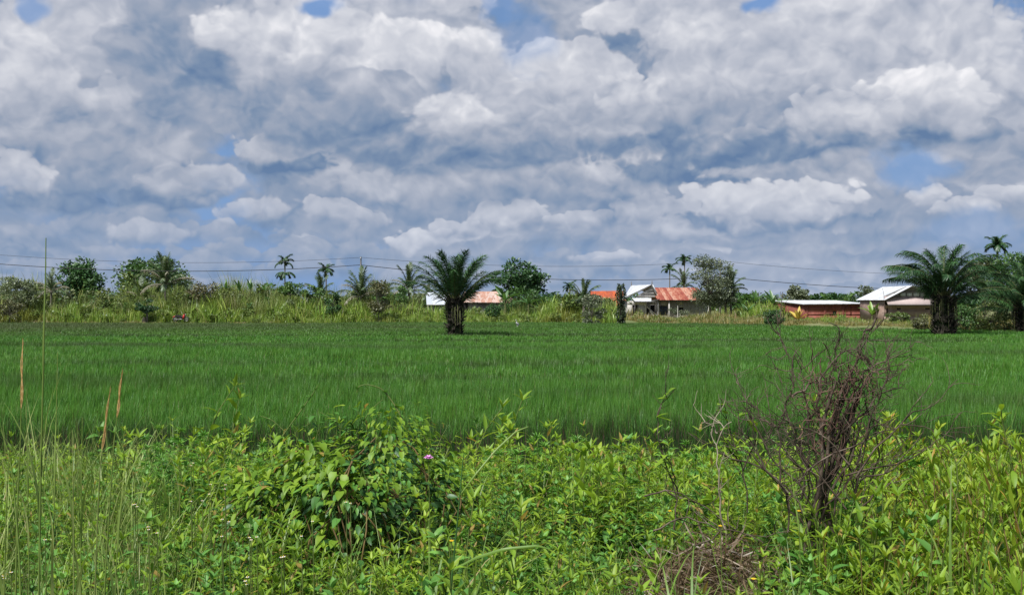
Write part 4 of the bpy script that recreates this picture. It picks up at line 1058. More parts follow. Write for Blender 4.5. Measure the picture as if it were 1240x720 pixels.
banana(905, 152, 366, 'pale green banana plant at the yard edge beneath the taller banana plants', .75, 8, 14)
banana(1025, 190, 357, 'small banana plant seen over the roof of the brick building', .9, 7, 4)
banana(1056, 142, 366, 'bright yellow-green banana plant between the brick building and the gabled house', .85, 9, 5, mat=leaf_mat('bright_banana_leaf', [(.14, .28, .03), (.25, .38, .06)], trans=.4))
banana(612, 146, 343, 'banana plant with light leaves before the glossy dark tree', 1.15, 8, 6)
banana(640, 145, 352, 'lower banana plant at the right foot of the glossy dark tree', .9, 8, 7)
banana(274, 148, 338, 'leftmost of the dark banana tops above the reed bank', .7, 5, 8)
banana(290, 148, 340, 'second of the dark banana tops above the reed bank', .7, 5, 9)
banana(303, 148, 338, 'rightmost of the dark banana tops above the reed bank', .75, 6, 10)
banana(320, 149, 341, 'ragged banana top between the reed bank and the tall areca palm', .6, 6, 11)
banana(967, 124, 371, 'yellow-leaved plant glowing in front of the left end of the brick building', .75, 11, 12, mat=yellow_m, name='yellow_plant', cat='plant')

# ------------------------------------------------------------------ far bank: reeds, weeds, dry grass
reed_m = leaf_mat('reed_leaves', [(0.108, 0.18, 0.036), (0.18, 0.264, 0.054), (0.276, 0.324, 0.09)], trans=.3, gloss=.05, dry=(.34, .30, .16), dryp=.14, patch=(.12, (.15, .13, .05), .5, .7))
weed_m = leaf_mat('bank_grass', [(0.1265, 0.253, 0.0287), (0.207, 0.3335, 0.0403), (0.3105, 0.391, 0.069)], trans=.3, dry=(.36, .34, .14), dryp=.1, patch=(.10, (.22, .25, .04), .5, .65))
drygr_m = leaf_mat('dry_bank_grass', [(.17, .19, .045), (.27, .25, .08), (.36, .30, .12)], trans=.3, dry=(.20, .10, .05), dryp=.08, patch=(.2, (.14, .19, .03), .52, .66))
def tuft(seed, h, w, n, rad, mats, lean=.9, segs=3):
    r_ = np.random.default_rng(seed); A = Acc()
    for i in range(n):
        V, Fc = blade(h * r_.uniform(.45, 1.1), w * r_.uniform(.6, 1.3), r_.uniform(.1, lean), segs, r_.uniform(-.2, .2) * h)
        A.stamp(V, Fc, [T4((r_.normal(0, rad), r_.normal(0, rad), 0), (0, 0, r_.uniform(0, 6.28)))])
    return A.build('grass_tuft', mats, link=False)
def leafy(seed, h, n, ls, mat, rad=.5):
    r_ = np.random.default_rng(seed); A = Acc(); Ms = []
    for i in range(n):
        z = h * r_.random() ** .7; a = r_.uniform(0, 6.28); rr = rad * r_.uniform(.2, 1) * (1 - .5 * z / h)
        Ms.append(frame((math.cos(a) * rr, math.sin(a) * rr, z), (math.cos(a), math.sin(a), r_.uniform(-.3, 1.2)), up=(r_.normal(0, .4), r_.normal(0, .4), 1), s=ls * r_.uniform(.6, 1.3)))
    A.stamp(LV, LF, Ms); return A.build('leafy_tuft', mat, link=False)
reedv = [tuft(200 + i, 2.6, .05, 95, .42, reed_m, 1.2) for i in range(3)] + [leafy(210 + i, 2.3, 170, .26, m_) for i, m_ in enumerate((tyel, tmid, tpale))]
weedv = [tuft(220 + i, 1.15, .06, 60, .30, weed_m, 1.2) for i in range(3)] + [leafy(230, .9, 110, .2, tyel, .5)]
dryv = [tuft(240 + i, .75, .05, 60, .35, drygr_m, 1.2) for i in range(3)] + [leafy(250, .6, 70, .16, tyel, .5)]
def band(name, label, cat, variants, pxa, pxb, y0fn, y1fn, d, scale, probs=None, seed=0):
    """plants in a strip of ground seen between two directions, from y0fn to y1fn metres away"""
    X, Y = jitter_grid(PX(pxa, 180), PX(pxb, 180) if pxb > 620 else PX(pxb, 90), 88, 190, d)
    px = px_of(X, Y); k = (px > pxa) & (px < pxb) & (Y > y0fn(px)) & (Y < y1fn(px)); X, Y, px = X[k], Y[k], px[k]; n = len(X)
    s = scale(px, Y) * np.exp(rng.normal(-.04 if name == 'reed_bank' else 0, .17 if name == 'reed_bank' else .26, n))
    return name, X, Y, s, rng.choice(len(variants), n, p=probs), n
def emit(label, cat, variants, *bands):
    X = np.concatenate([b[1] for b in bands]); Y = np.concatenate([b[2] for b in bands]); s = np.concatenate([b[3] for b in bands]); i = np.concatenate([b[4] for b in bands]); n = len(X)
    scatter(bands[0][0], variants, np.stack([X, Y, gz(X, Y) - .05], 1), np.stack([rng.normal(0, .08, n), rng.normal(0, .08, n), rng.uniform(0, 6.28, n)], 1), np.stack([s, s, s * rng.uniform(.85, 1.15, n)], 1), i, label, cat)
E = edge_y
hn = lambda px: 1 + .22 * np.sin(px * .045) + .15 * np.sin(px * .11 + 2) + .1 * np.sin(px * .31)
emit('tall reeds and scrub covering the left part of the far bank', 'reeds', reedv,
     band('reed_bank', '', '', reedv, -60, 130, lambda p: E(p) + 6, lambda p: E(p) + 20, 1.0, lambda p, y: (.85 + .065 * (y - E(p) - 6)) * hn(p), [.2, .15, .1, .15, .15, .25]),
     band('reed_bank', '', '', reedv, 130, 500, lambda p: E(p) + 5, lambda p: E(p) + 20, .95, lambda p, y: (.85 + .05 * (y - E(p) - 5) + .25 * np.exp(-((p - 260) / 70.) ** 2)) * hn(p), [.25, .25, .2, .15, .07, .08]),
     band('reed_bank', '', '', reedv, 625, 745, lambda p: E(p) + 6, lambda p: E(p) + 30, 1.1, lambda p, y: .85 * hn(p), [.25, .25, .2, .2, .05, .05]),
     band('reed_bank', '', '', reedv, 1110, 1300, lambda p: E(p) + 9, lambda p: E(p) + 24, 1.0, lambda p, y: 1.0 * hn(p), [.1, .1, .1, .3, .35, .05]))
emit('bright yellow-green weeds along the far edge of the rice field', 'weeds', weedv,
     band('bank_weeds', '', '', weedv, -60, 745, lambda p: E(p) + 1.8 - 1.5 * (p > 300), lambda p: E(p) + 9, .62, lambda p, y: (.9 + .16 * (y - E(p)) / 2) * hn(p * 1.7) * np.where((p > 500) & (p < 622), .68, 1.0)),
     band('bank_weeds', '', '', weedv, 480, 700, lambda p: E(p) + 7, lambda p: E(p) + 18, .8, lambda p, y: np.where(p < 625, .5, .95) * hn(p)),
     band('bank_weeds', '', '', weedv, 862, 958, lambda p: np.full_like(p, 150.0), lambda p: np.full_like(p, 172.0), .9, lambda p, y: 1.3 * hn(p * 2)),
     band('bank_weeds', '', '', weedv, 1130, 1300, lambda p: E(p) + 3, lambda p: E(p) + 12, .8, lambda p, y: .9 * hn(p)),
     band('bank_weeds', '', '', weedv, 890, 1140, lambda p: E(p) + 9, lambda p: E(p) + 26, 1.0, lambda p, y: .45 * hn(p)))
emit('dry yellowish grass on the bank in front of the houses', 'dry grass', dryv,
     band('dry_bank_grass', '', '', dryv, 738, 1300, lambda p: E(p) + .5 + 4.5 * ((p > 975) & (p < 1125)) + 1.5 * np.sin(p * .09), lambda p: np.minimum(E(p) + 14, 166), .62, lambda p, y: np.where((p > 945) & (p < 1120), .55, np.where(p < 945, .85, 1.0)) * hn(p * 1.5)),
     band('dry_bank_grass', '', '', dryv, -60, 330, lambda p: E(p) - 3, lambda p: E(p) + 2.5, .9, lambda p, y: .45 * hn(p)))
# distant belt of trees beyond the houses
belt = [leafy(300 + i, 4.2, 260, .8, m_, 3.0) for i, m_ in enumerate((tdark, tmid, tgrey))]
bx = rng.uniform(-260, 260, 700); by = 300 + rng.uniform(0, 130, 700); n = 700
scatter('distant_woodland', belt, np.stack([bx, by, np.zeros(n) + .2], 1), np.stack([np.zeros(n), np.zeros(n), rng.uniform(0, 6.28, n)], 1),
        np.stack([rng.uniform(.9, 1.5, n)] * 2 + [rng.uniform(.55, 1.35, n)], 1), rng.integers(0, 3, n), 'low distant belt of trees on the horizon behind the houses', 'woodland')
# ------------------------------------------------------------------ roadside undergrowth: leaf kinds
herb_m = leaf_mat('herb_leaf', [(0.1232, 0.2464, 0.0202), (0.224, 0.3696, 0.0291), (0.3472, 0.4704, 0.0504)], trans=.45, gloss=.03, rough=.5, var=.3, dry=(.36, .26, .07), dryp=.035)
herb2_m = leaf_mat('blue_green_herb_leaf', [(0.0633, 0.184, 0.0345), (0.115, 0.276, 0.046), (0.1725, 0.3565, 0.0633)], trans=.3, gloss=.035, rough=.5)
vine_m = leaf_mat('vine_leaf', [(0.0438, 0.1375, 0.0225), (0.075, 0.2125, 0.03), (0.1625, 0.35, 0.0438)], trans=.3, gloss=.035, rough=.5)
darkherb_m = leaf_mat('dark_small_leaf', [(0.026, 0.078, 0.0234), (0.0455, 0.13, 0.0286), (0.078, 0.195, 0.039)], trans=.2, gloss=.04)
willow_m = leaf_mat('yellow_green_lance_leaf', [(.13, .25, .018), (.22, .35, .026), (.33, .42, .038)], trans=.4, gloss=.03, rough=.5, var=.3, dry=(.45, .30, .05), dryp=.08)
mimosa_m = leaf_mat('ferny_leaf', [(.06, .19, .02), (.10, .26, .028), (.16, .33, .04)], trans=.35, gloss=.04)
grass_m = leaf_mat('long_grass', [(0.0896, 0.1904, 0.028), (0.1568, 0.28, 0.0448), (0.2464, 0.3584, 0.0784)], trans=.45, gloss=.035, dry=(.36, .31, .15), dryp=.10)
tallgrass_m = leaf_mat('tall_grass_stem', [(.13, .22, .045), (.21, .30, .07), (.32, .36, .14)], trans=.25, gloss=.03)
deadgrass_m = leaf_mat('dead_grass', [(0.06, 0.036, 0.018), (0.12, 0.078, 0.042), (0.18, 0.132, 0.078)], trans=.15)
stem_m = rough_mat('green_stem', [(.07, .12, .025), (.13, .16, .04)], 9.0, .7, bump=0)
redstem_m = rough_mat('reddish_stem', [(.10, .06, .03), (.16, .12, .04)], 9.0, .7, bump=0)
seed_m = rough_mat('orange_seed_head', [(.36, .21, .07), (.50, .33, .13), (.60, .45, .22)], 60.0, .9, bump=.4)
twig_m = rough_mat('dead_twig', [(.030, .022, .016), (.075, .056, .042), (.18, .145, .115)], 16.0, .9, bump=.4)
paletwig_m = rough_mat('pale_dead_twig', [(.22, .18, .14), (.36, .31, .25)], 8.0, .9, bump=.3)
white_m = rough_mat('white_petal', [(.75, .75, .72), (.82, .82, .80)], 9.0, .6, bump=0)
pink_m = rough_mat('pink_petal', [(.55, .18, .50), (.72, .36, .68)], 60.0, .6, bump=0)
yelf_m = rough_mat('yellow_flower', [(.75, .45, .02), (.8, .6, .04)], 9.0, .6, bump=0)

def lmesh(name, L, Wd, fold, curl, mat, rows=(.12, .35, .65, .88), prof=(.6, 1.0, .8, .35), notch=0.0):
    V, Fc = leaf(L, Wd, fold, curl, rows, prof, notch); return V, Fc, Acc().add(V, Fc).mesh(name, mat)
# unit leaves (length 1)
LANCE = [lmesh('leaf', 1, w, f_, c_, herb_m) for w, f_, c_ in ((.26, .35, .25), (.32, .3, .5), (.24, .4, .05))]
LANCE2 = [lmesh('leaf', 1, w, f_, c_, herb2_m) for w, f_, c_ in ((.40, .3, .3), (.46, .25, .5), (.36, .3, .1))]
OVATE = [lmesh('leaf', 1, w, f_, c_, vine_m, (.06, .3, .6, .85), (.75, 1.0, .72, .3), .06) for w, f_, c_ in ((.72, .2, .35), (.8, .25, .6), (.66, .3, .1))]
SMALL = [lmesh('leaf', 1, w, f_, c_, darkherb_m) for w, f_, c_ in ((.45, .3, .3), (.5, .25, .5), (.4, .3, .1))]
WILL = [lmesh('leaf', 1, w, f_, c_, willow_m, (.12, .35, .65, .88), (.5, 1.0, .9, .5)) for w, f_, c_ in ((.26, .3, .2), (.30, .3, .4), (.24, .35, .05))]
def palmate(nl, seed):
    r_ = np.random.default_rng(seed); A = Acc(); V, Fc = leaf(1, .17, .3, .35)
    for i in range(nl):
        a = (i - (nl - 1) / 2) * (4.4 / nl)
        A.stamp(V, Fc, [frame((0, .12, 0), (math.sin(a), math.cos(a) + .1, r_.normal(.05, .1)), s=(1 - .35 * abs(i - (nl - 1) / 2) / nl * 2) * .85)])
    A.stamp(V, Fc, [frame((0, 0, 0), (0, 1, 0), s=(.12, .15, .2))])
    return np.concatenate(A.v), np.concatenate(A.f), A.mesh('leaf', mimosa_m)
PALM = [palmate(7, 1), palmate(8, 2), palmate(6, 3)]

def spec_weed(r_, h, nl, ls, lean=.25, up=.6, whorl=5, droop=0.0, size_top=.55, pair=False):
    """one leafy stem: returns stem line and list of (kind, matrix)"""
    ld = r_.uniform(0, 6.28); ln = r_.uniform(0, lean) * h
    k = 7; z = np.linspace(0, 1, k)
    P = np.stack([math.cos(ld) * ln * z ** 1.8 + r_.normal(0, .008, k), math.sin(ld) * ln * z ** 1.8 + r_.normal(0, .008, k), h * z], 1)
    Ls = []
    ph = r_.uniform(0, 6.28)
    for i in range(nl):
        t = .12 + .86 * (i + r_.random() * .6) / nl; j = min(int(t * (k - 1)), k - 2); f_ = t * (k - 1) - j
        p = P[j] * (1 - f_) + P[j + 1] * f_; a = ph + i * (3.14159 + .5 if pair else 2.39996)
        e = up * (.35 + t) + r_.normal(0, .18) - droop
        s = ls * (1 - (1 - size_top) * t ** 2) * r_.uniform(.75, 1.2)
        for a_ in ((a, a + math.pi) if pair else (a,)):
            Ls.append((int(r_.integers(0, 3)), frame(p, (math.cos(a_) * math.cos(e), math.sin(a_) * math.cos(e), math.sin(e)), s=s, roll=r_.normal(0, .25))))
    for i in range(whorl):
        a = ph + i * 6.28 / whorl + r_.normal(0, .2); e = r_.uniform(.7, 1.25)
        Ls.append((int(r_.integers(0, 3)), frame(P[-1], (math.cos(a) * math.cos(e), math.sin(a) * math.cos(e), math.sin(e)), s=ls * size_top * r_.uniform(.7, 1.1))))
    return P, Ls
def merged(name, kinds, stems, leaves, mats, rad=.004, off=None):
    A = Acc()
    for P, w in stems: tube(A, P, np.linspace(rad * w, rad * w * .5, len(P)), 4, 1, cap=False)
    for kk in range(3):
        Ms = [M_ for k, M_ in leaves if k == kk]
        if Ms: A.stamp(kinds[kk][0], kinds[kk][1], Ms, 0)
    return A
def cover_variant(seed, kinds, mats, nst, rad, h, nl, ls, **kw):
    r_ = np.random.default_rng(seed); stems, leaves = [], []
    for i in range(nst):
        P, Ls = spec_weed(r_, h * r_.uniform(.6, 1.1), nl, ls, **kw)
        o = np.array([r_.normal(0, rad), r_.normal(0, rad), 0]); stems.append((P + o, 1))
        for k, M_ in Ls: M_ = M_.copy(); M_[:3, 3] += o; leaves.append((k, M_))
    return merged('cover', kinds, stems, leaves, mats).build('undergrowth_tuft', mats, link=False)
cov = [cover_variant(400 + i, LANCE, [herb_m, stem_m], 4, .09, .52, 14, .105) for i in range(4)]                               # 0-3 lance-leaved weed
cov += [cover_variant(410 + i, LANCE2, [herb2_m, stem_m], 3, .10, .45, 12, .10, up=.3) for i in range(3)]                       # 4-6 broader leaves
cov += [cover_variant(420 + i, OVATE, [vine_m, stem_m], 5, .14, .36, 8, .085, up=.1, lean=.8, whorl=2, droop=.25) for i in range(3)]   # 7-9 low vine
cov += [cover_variant(430 + i, SMALL, [darkherb_m, redstem_m], 6, .10, .40, 12, .05, up=.5) for i in range(2)]                  # 10-11 small dark leaves
def grass_tuft(seed, n, h, w, mat, lean=1.4, rad=.05, segs=5):
    r_ = np.random.default_rng(seed); A = Acc()
    for i in range(n):
        V, Fc = blade(h * r_.uniform(.5, 1.15), w * r_.uniform(.6, 1.2), r_.uniform(.15, lean), segs, r_.uniform(-.08, .08))
        A.stamp(V, Fc, [T4((r_.normal(0, rad), r_.normal(0, rad), 0), (0, 0, r_.uniform(0, 6.28)))])
    return A.build('grass_tuft', mat, link=False)
cov += [grass_tuft(440 + i, 16, .5, .011, grass_m) for i in range(3)]                                                           # 12-14 grass
cov += [grass_tuft(450 + i, 26, .34, .006, deadgrass_m, 2.2, .09) for i in range(2)]                                            # 15-16 dead grass
cov += [cover_variant(460 + i, WILL, [willow_m, redstem_m], 3, .10, .50, 12, .10, up=.8, whorl=6) for i in range(3)]            # 17-19 yellow-green lance leaves
# narrow, pale upright grass
cov += [grass_tuft(470 + i, 16, .72, .007, tallgrass_m, 1.5, .07) for i in range(2)]                                             # 20-21

cov += [cover_variant(480 + i, PALM, [mimosa_m, stem_m], 3, .10, .48, 9, .10, up=.35) for i in range(2)]                     # 22-23 ferny
X, Y = jitter_grid(-9.5, 9.5, 3.1, 15.5, .124)
k = (np.abs(X) < .5 * Y + 2.2) & ((Y > 3.75) | (X < .8)); X, Y = X[k], Y[k]
px = px_of(X, Y)
k = rng.random(len(X)) < np.where(Y < 9, 1.0, .75); X, Y, px = X[k], Y[k], px[k]; n = len(X)
nz = lambda s, o: .5 + .5 * np.sin(X * s + o) * np.sin(Y * s * 1.1 + o * 1.7 + .6 * np.sin(X * s * .6))
wts = np.zeros((n, 24)); wts[:, 22:24] = (.45 * nz(1.9, 3.3) * (Y > 5.5))[:, None]
wts[:, 0:4] = (.9 + .6 * nz(1.7, 0))[:, None]
wts[:, 4:7] = (.15 + .9 * nz(1.3, 2.))[:, None]
wts[:, 7:10] = (.35 + .7 * nz(1.5, 4.))[:, None]
wts[:, 10:12] = (.25 * nz(2.2, 1.))[:, None]
wts[:, 12:15] = (.45 + .7 * nz(2.0, 5.))[:, None]
wts[:, 20:22] = .14
left = (px < 210); wts[left, 20:22] = 2.0; wts[left, 12:15] += 1.0; wts[left, 15:17] += .12; wts[left, 0:4] *= .6
right = (px > 1040); wts[right, 17:20] = 3.0; wts[right, 0:4] *= .7; wts[right, 4:10] *= .35
lowg = (Y < 5.6) & (px > 560) & (px < 1040); wts[lowg, 12:15] += 1.0; wts[lowg, 0:4] *= .7
mid = (px > 740) & (px < 1010) & (Y < 6.3); wts[mid, 12:15] += 1.9; wts[mid, 10:12] += .5; wts[mid, 0:4] *= .6; wts[mid, 15:17] += .5; wts[mid, 7:10] *= .6
dead = (np.abs(px - 862) < 112) & (np.abs(Y - 6.35) < 1.0) & (rng.random(n) < .85); wts[dead] *= .22; wts[dead, 15:17] = 2.4; wts[dead, 12:15] += .2
cum = np.cumsum(wts / wts.sum(1)[:, None], 1); idx = (rng.random(n)[:, None] > cum).sum(1).clip(0, 23)
s = np.exp(rng.normal(0, .2, n)) * (1.02 + .22 * np.sin(X * 2.1 + 1) * np.sin(Y * 1.6))
s *= np.where(Y > 9.0, 1.12, .92)
s[dead] *= .62
fb = (px > 930) & (px < 1075) & (Y > 5.0) & (Y < 6.1); s[fb] *= 1.5; fr_ = (px > 1120) & (Y < 8); s[fr_] *= 1.12
s = np.where((idx >= 20), s * .95, s)
zs = 1 + .65 * smooth((px - 1070) / 190) * (Y < 8) + rng.normal(0, .1, n)
tree_rot = np.stack([rng.normal(0, .13, n), rng.normal(0, .13, n), rng.uniform(0, 6.28, n)], 1)
scatter('undergrowth', cov, np.stack([X, Y, gz(X, Y) - .02], 1), tree_rot, np.stack([s, s, s * zs], 1), idx, 'dense green weeds, vines and grass covering the roadside verge', 'undergrowth')

# ------------------------------------------------------------------ individual plants, leaf by leaf
def at(px_, Y_): return PX(px_, Y_), Y_, float(gz(PX(px_, Y_), Y_))
def plant(name, label, cat, px_, Y_, kinds, leafmat, stemmat, stems, group=None, limit=300, rad=.004, pieces='leaf'):
    """stems = list of (polyline, weight, [(kind, matrix)...]); every leaf becomes a part"""
    t = thing(name, label, cat, at(px_, Y_), 0, group)
    for P, w, _ in stems:
        A = Acc(); tube(A, P, np.linspace(rad * w, rad * w * .4, len(P)), 5); A.build('stem', stemmat, t)
    allv = [l for st_ in stems for l in st_[2]]
    allv.sort(key=lambda l: l[1][1, 3])
    for k_, M_ in allv[:limit]: link_copy(kinds[k_][2], pieces, t, M_)
    rest = allv[limit:]
    if rest:
        A = Acc()
        for kk in range(3):
            Ms = [M_ for k_, M_ in rest if k_ == kk]
            if Ms: A.stamp(kinds[kk][0], kinds[kk][1], Ms)
        A.build('foliage', leafmat, t)['kind'] = 'stuff'
    return t
r_ = np.random.default_rng(91)
def stems_of(n_, rad, h, nl, ls, **kw):
    out = []
    for i in range(n_):
        P, Ls = spec_weed(r_, h * r_.uniform(.7, 1.1), nl, ls, **kw)
        o = np.array([r_.normal(0, rad), r_.normal(0, rad), 0])
        L2 = []
        for k_, M_ in Ls: M_ = M_.copy(); M_[:3, 3] += o; L2.append((k_, M_))
        out.append((P + o, 1, L2))
    return out
# broad-leaved weeds standing out of the cover
spots = [(x + r_.normal(0, 12), y) for x, y in ((205, 6.2), (262, 5.6), (318, 6.6), (150, 5.1), (235, 4.7), (345, 5.0), (300, 7.4), (600, 7.6), (640, 6.4), (575, 5.6), (690, 6.0), (560, 6.8),
         (740, 7.3), (790, 6.9), (660, 5.2), (610, 4.8), (430, 5.0), (480, 5.3), (395, 4.6), (520, 4.7), (455, 4.3), (715, 4.9), (850, 7.8), (900, 8.1), (1030, 7.9), (930, 7.3), (765, 5.6), (540, 7.9), (1010, 5.4), (350, 4.4),
         (170, 7.6), (215, 7.9), (105, 6.8), (60, 7.2), (20, 6.2), (80, 5.6))]
for i, (x, y) in enumerate(spots):
    kd, lm = ((LANCE, herb_m), (LANCE2, herb2_m), (LANCE, herb_m))[i % 3]
    plant('leafy_weed', 'leafy green weed standing in the dense roadside undergrowth', 'weed', x, y, kd, lm, stem_m, stems_of(2, .07, .62, 13, .115, lean=.2, whorl=5), group='leafy weeds in the roadside undergrowth')
# broad-leaved clump standing up against the rice
plant('leafy_weed', 'taller clump of upright pointed leaves against the dark rice left of the bare bush', 'weed', 722, 7.9, LANCE, herb_m, stem_m, stems_of(5, .13, .80, 9, .21, lean=.2, whorl=6, up=.9))
for x_, y_, lab_ in ((985, 5.75, 'bright leafy plant hiding the left foot of the bare bush'), (1022, 5.8, 'bright leafy plant hiding the right foot of the bare bush'), (1003, 5.55, 'leafy plant directly before the foot of the bare bush')):
    plant('leafy_weed', lab_, 'weed', x_, y_, LANCE, herb_m, stem_m, stems_of(5, .10, .62, 14, .10, lean=.35, whorl=5))
# ferny bushes at the back of the verge
for x, y, lab, nst, sc_ in ((250, 9.0, 'ferny bright green bush at the back of the verge on the left', 12, 1.0), (610, 8.8, 'ferny bush just right of centre against the rice stalks', 9, .95), (672, 9.0, 'smaller ferny bush beside the taller pointed-leaf clump', 7, .85),
                     (195, 9.3, 'ferny bush behind the orange seed heads', 8, .9), (900, 9.0, 'ferny bush behind the left side of the bare twiggy bush', 8, .9), (1090, 8.8, 'ferny bush right of the bare twiggy bush', 8, .9), (300, 8.6, 'ferny bush left of the viny mound', 8, .95)):
    plant('ferny_bush', lab, 'bush', x, y, PALM, mimosa_m, stem_m, stems_of(nst, .26, .80 * sc_, 12, .15 * sc_, lean=.55, whorl=4, up=.35, droop=.05))
# viny mound
t = thing('vine_mound', 'tall mound overgrown with vines, dark leaves inside and curling shoots on top', 'bush', at(452, 6.9))
q = np.random.default_rng(5)
LUMPS = [(0.10, 0.0, .50, .50, 1.04), (-.38, .05, .48, .42, .88), (-.72, 0.0, .34, .36, .74), (.42, .1, .34, .36, .78), (-.1, -.25, .45, .35, .80)]
def mound_pt(u, a, j=None):
    """surface of the mound: u from 0 (foot) to 1 (top), over several lumps"""
    x0, y0, rx, ry, h_ = LUMPS[int(q.choice(5, p=[.32, .24, .12, .12, .20])) if j is None else j]
    R0 = (math.cos(u * 1.45) ** .8 + .05) * (1 + .22 * math.sin(a * 3 + 1 + x0 * 9) * math.sin(u * 5) + .14 * math.sin(a * 7 + u * 9))
    return np.array([x0 + rx * R0 * math.cos(a), y0 + ry * R0 * math.sin(a), h_ * (1 + .07 * math.sin(a * 5)) * math.sin(u * 1.5)])
A = Acc()
for i in range(60):
    a = q.uniform(0, 6.28); P = [mound_pt(u, a + .5 * math.sin(u * 3 + i), i % 5) * np.array([.93, .93, .93]) for u in np.linspace(0, q.uniform(.6, 1), 9)]
    tube(A, P, [.005] * 9, 4)
A.build('stem', redstem_m, t)
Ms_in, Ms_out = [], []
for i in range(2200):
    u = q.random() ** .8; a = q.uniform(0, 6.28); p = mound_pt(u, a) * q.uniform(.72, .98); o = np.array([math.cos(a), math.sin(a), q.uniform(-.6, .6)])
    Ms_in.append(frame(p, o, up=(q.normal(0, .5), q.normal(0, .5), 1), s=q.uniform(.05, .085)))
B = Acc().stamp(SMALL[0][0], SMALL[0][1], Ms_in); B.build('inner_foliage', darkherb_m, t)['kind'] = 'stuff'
for i in range(3000):
    u = q.random() ** .75; a = q.uniform(0, 6.28); p = mound_pt(u, a) * q.uniform(.94, 1.14)
    # the right-hand foot of the mound stays dark and open
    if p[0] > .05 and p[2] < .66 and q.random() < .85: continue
    if math.sin(p[0] * 9 + 2) * math.sin(p[2] * 8) > .35 and q.random() < .6: continue
    o = np.array([math.cos(a) * .8, math.sin(a) * .8, q.uniform(-.9, .35)])
    Ms_out.append((int(q.integers(0, 3)), frame(p, o, up=(math.cos(a) * .6, math.sin(a) * .6, 1), s=q.uniform(.035, .075) * (1.12 if p[0] < -.1 else .85))))
Ms_out.sort(key=lambda l: l[1][1, 3])
bright = [Acc().add(OVATE[k_][0], OVATE[k_][1]).mesh('leaf', m_) for k_ in range(3) for m_ in (vine_m, herb_m)]
for k_, M_ in Ms_out[:300]:
    link_copy((LANCE2 if q.random() < .5 else LANCE)[k_][2] if q.random() < .35 else bright[k_ * 2 + (1 if M_[2, 3] > .5 and q.random() < .75 or q.random() < .35 else 0)], 'leaf', t, M_)
B = Acc()
for kk in range(3):
    Ms = [M_ for k_, M_ in Ms_out[300:] if k_ == kk]
    if Ms: B.stamp(LANCE2[kk][0] if kk else OVATE[0][0], LANCE2[kk][1] if kk else OVATE[0][1], Ms)
B.build('foliage', herb_m, t)['kind'] = 'stuff'
# shoots above the mound, drawn in photo directions at the mound's distance
def shoot(parent, pts, Y_, r0, mat, base, leafk=None, nleaf=0, ls=.05, lm=None, label=None, name='shoot'):
    P = np.array([(PX(x, Y_) - base[0], dy + Y_ - base[1], PZ(y, Y_) - base[2]) for x, y, dy in pts])
    # smooth the line
    tt = np.linspace(0, len(P) - 1, len(P) * 4); Pi = np.stack([np.interp(tt, range(len(P)), P[:, c]) for c in range(3)], 1)
    for _ in range(2): Pi[1:-1] = (Pi[:-2] + 2 * Pi[1:-1] + Pi[2:]) / 4
    A = Acc(); tube(A, Pi, np.linspace(r0, r0 * .4, len(Pi)), 5); o = A.build(name, mat, parent)
    if label: o['label'] = label
    for i in range(nleaf):
        j = int(len(Pi) * (.1 + .88 * (i + q.random() * .5) / nleaf)); j = min(j, len(Pi) - 1); a = q.uniform(0, 6.28)
        link_copy(leafk[int(q.integers(0, 3))][2], 'leaf', parent, frame(Pi[j], (math.cos(a), math.sin(a) * .6, q.uniform(-.3, .9)), s=ls * q.uniform(.7, 1.2)))
    return o
mb = at(452, 6.9)
shoot(t, [(492, 520, 0), (484, 500, 0), (474, 485, .02), (462, 470, .02), (445, 465, 0), (434, 467, 0), (432, 475, 0)], 6.9, .006, stem_m, mb, OVATE, 6, .04, label='longest shoot, arching over to the left')
shoot(t, [(342, 528, 0), (355, 510, 0), (368, 492, 0), (380, 475, 0), (385, 466, 0)], 6.9, .005, stem_m, mb, OVATE, 5, .035, label='straight shoot pointing up to the right')
shoot(t, [(440, 510, 0), (448, 497, 0), (458, 488, 0), (463, 484, 0)], 6.9, .004, stem_m, mb, OVATE, 3, .03)
shoot(t, [(345, 522, 0), (330, 508, 0), (315, 503, 0)], 6.9, .004, stem_m, mb, OVATE, 2, .03)
shoot(t, [(466, 575, -.6), (458, 560, -.6), (455, 548, -.6), (462, 540, -.6)], 6.9, .004, stem_m, mb, OVATE, 3, .03)
for i in range(14):
    x = q.uniform(360, 520); y = 500 + abs(x - 440) * .18
    shoot(t, [(x, y + 25, 0), (x + q.normal(0, 6), y + 8, 0), (x + q.normal(0, 12), y - q.uniform(0, 14), 0)], 6.9, .0035, stem_m, mb, OVATE, 4, .05)
# yellow-green shrubs on the right, each leaf a part
wl = [(1228, 5.2, 1.08, 8, 'tallest yellow-green shoot plant, cut by the right edge'), (1195, 6.1, .86, 7, 'yellow-green leafy shrub just left of the tallest shoots at the right edge'), (1140, 5.7, .74, 7, 'yellow-green shrub with a dry orange leaf near its top'),
      (1175, 5.0, .72, 7, 'yellow-green shrub low in the bottom right corner area, left of the edge plant'), (1100, 5.1, .62, 7, 'bushy green lance-leaved plant at the bottom right of the bare bush'), (1060, 5.6, .56, 7, 'fresh green lance-leaved plant at the foot of the bare bush'),
      (1215, 4.5, .66, 7, 'yellow-green plant nearest the camera in the bottom right corner'), (1130, 4.5, .50, 7, 'low yellow-green plant along the bottom edge right of the bare bush')]
for x, y, h_, nst, lab in wl:
    plant('willowy_shrub', lab, 'shrub', x, y, WILL, willow_m, redstem_m, stems_of(nst, .15, h_, 20, .115, lean=.4, whorl=7, up=.85), rad=.005)
q2 = np.random.default_rng(8)
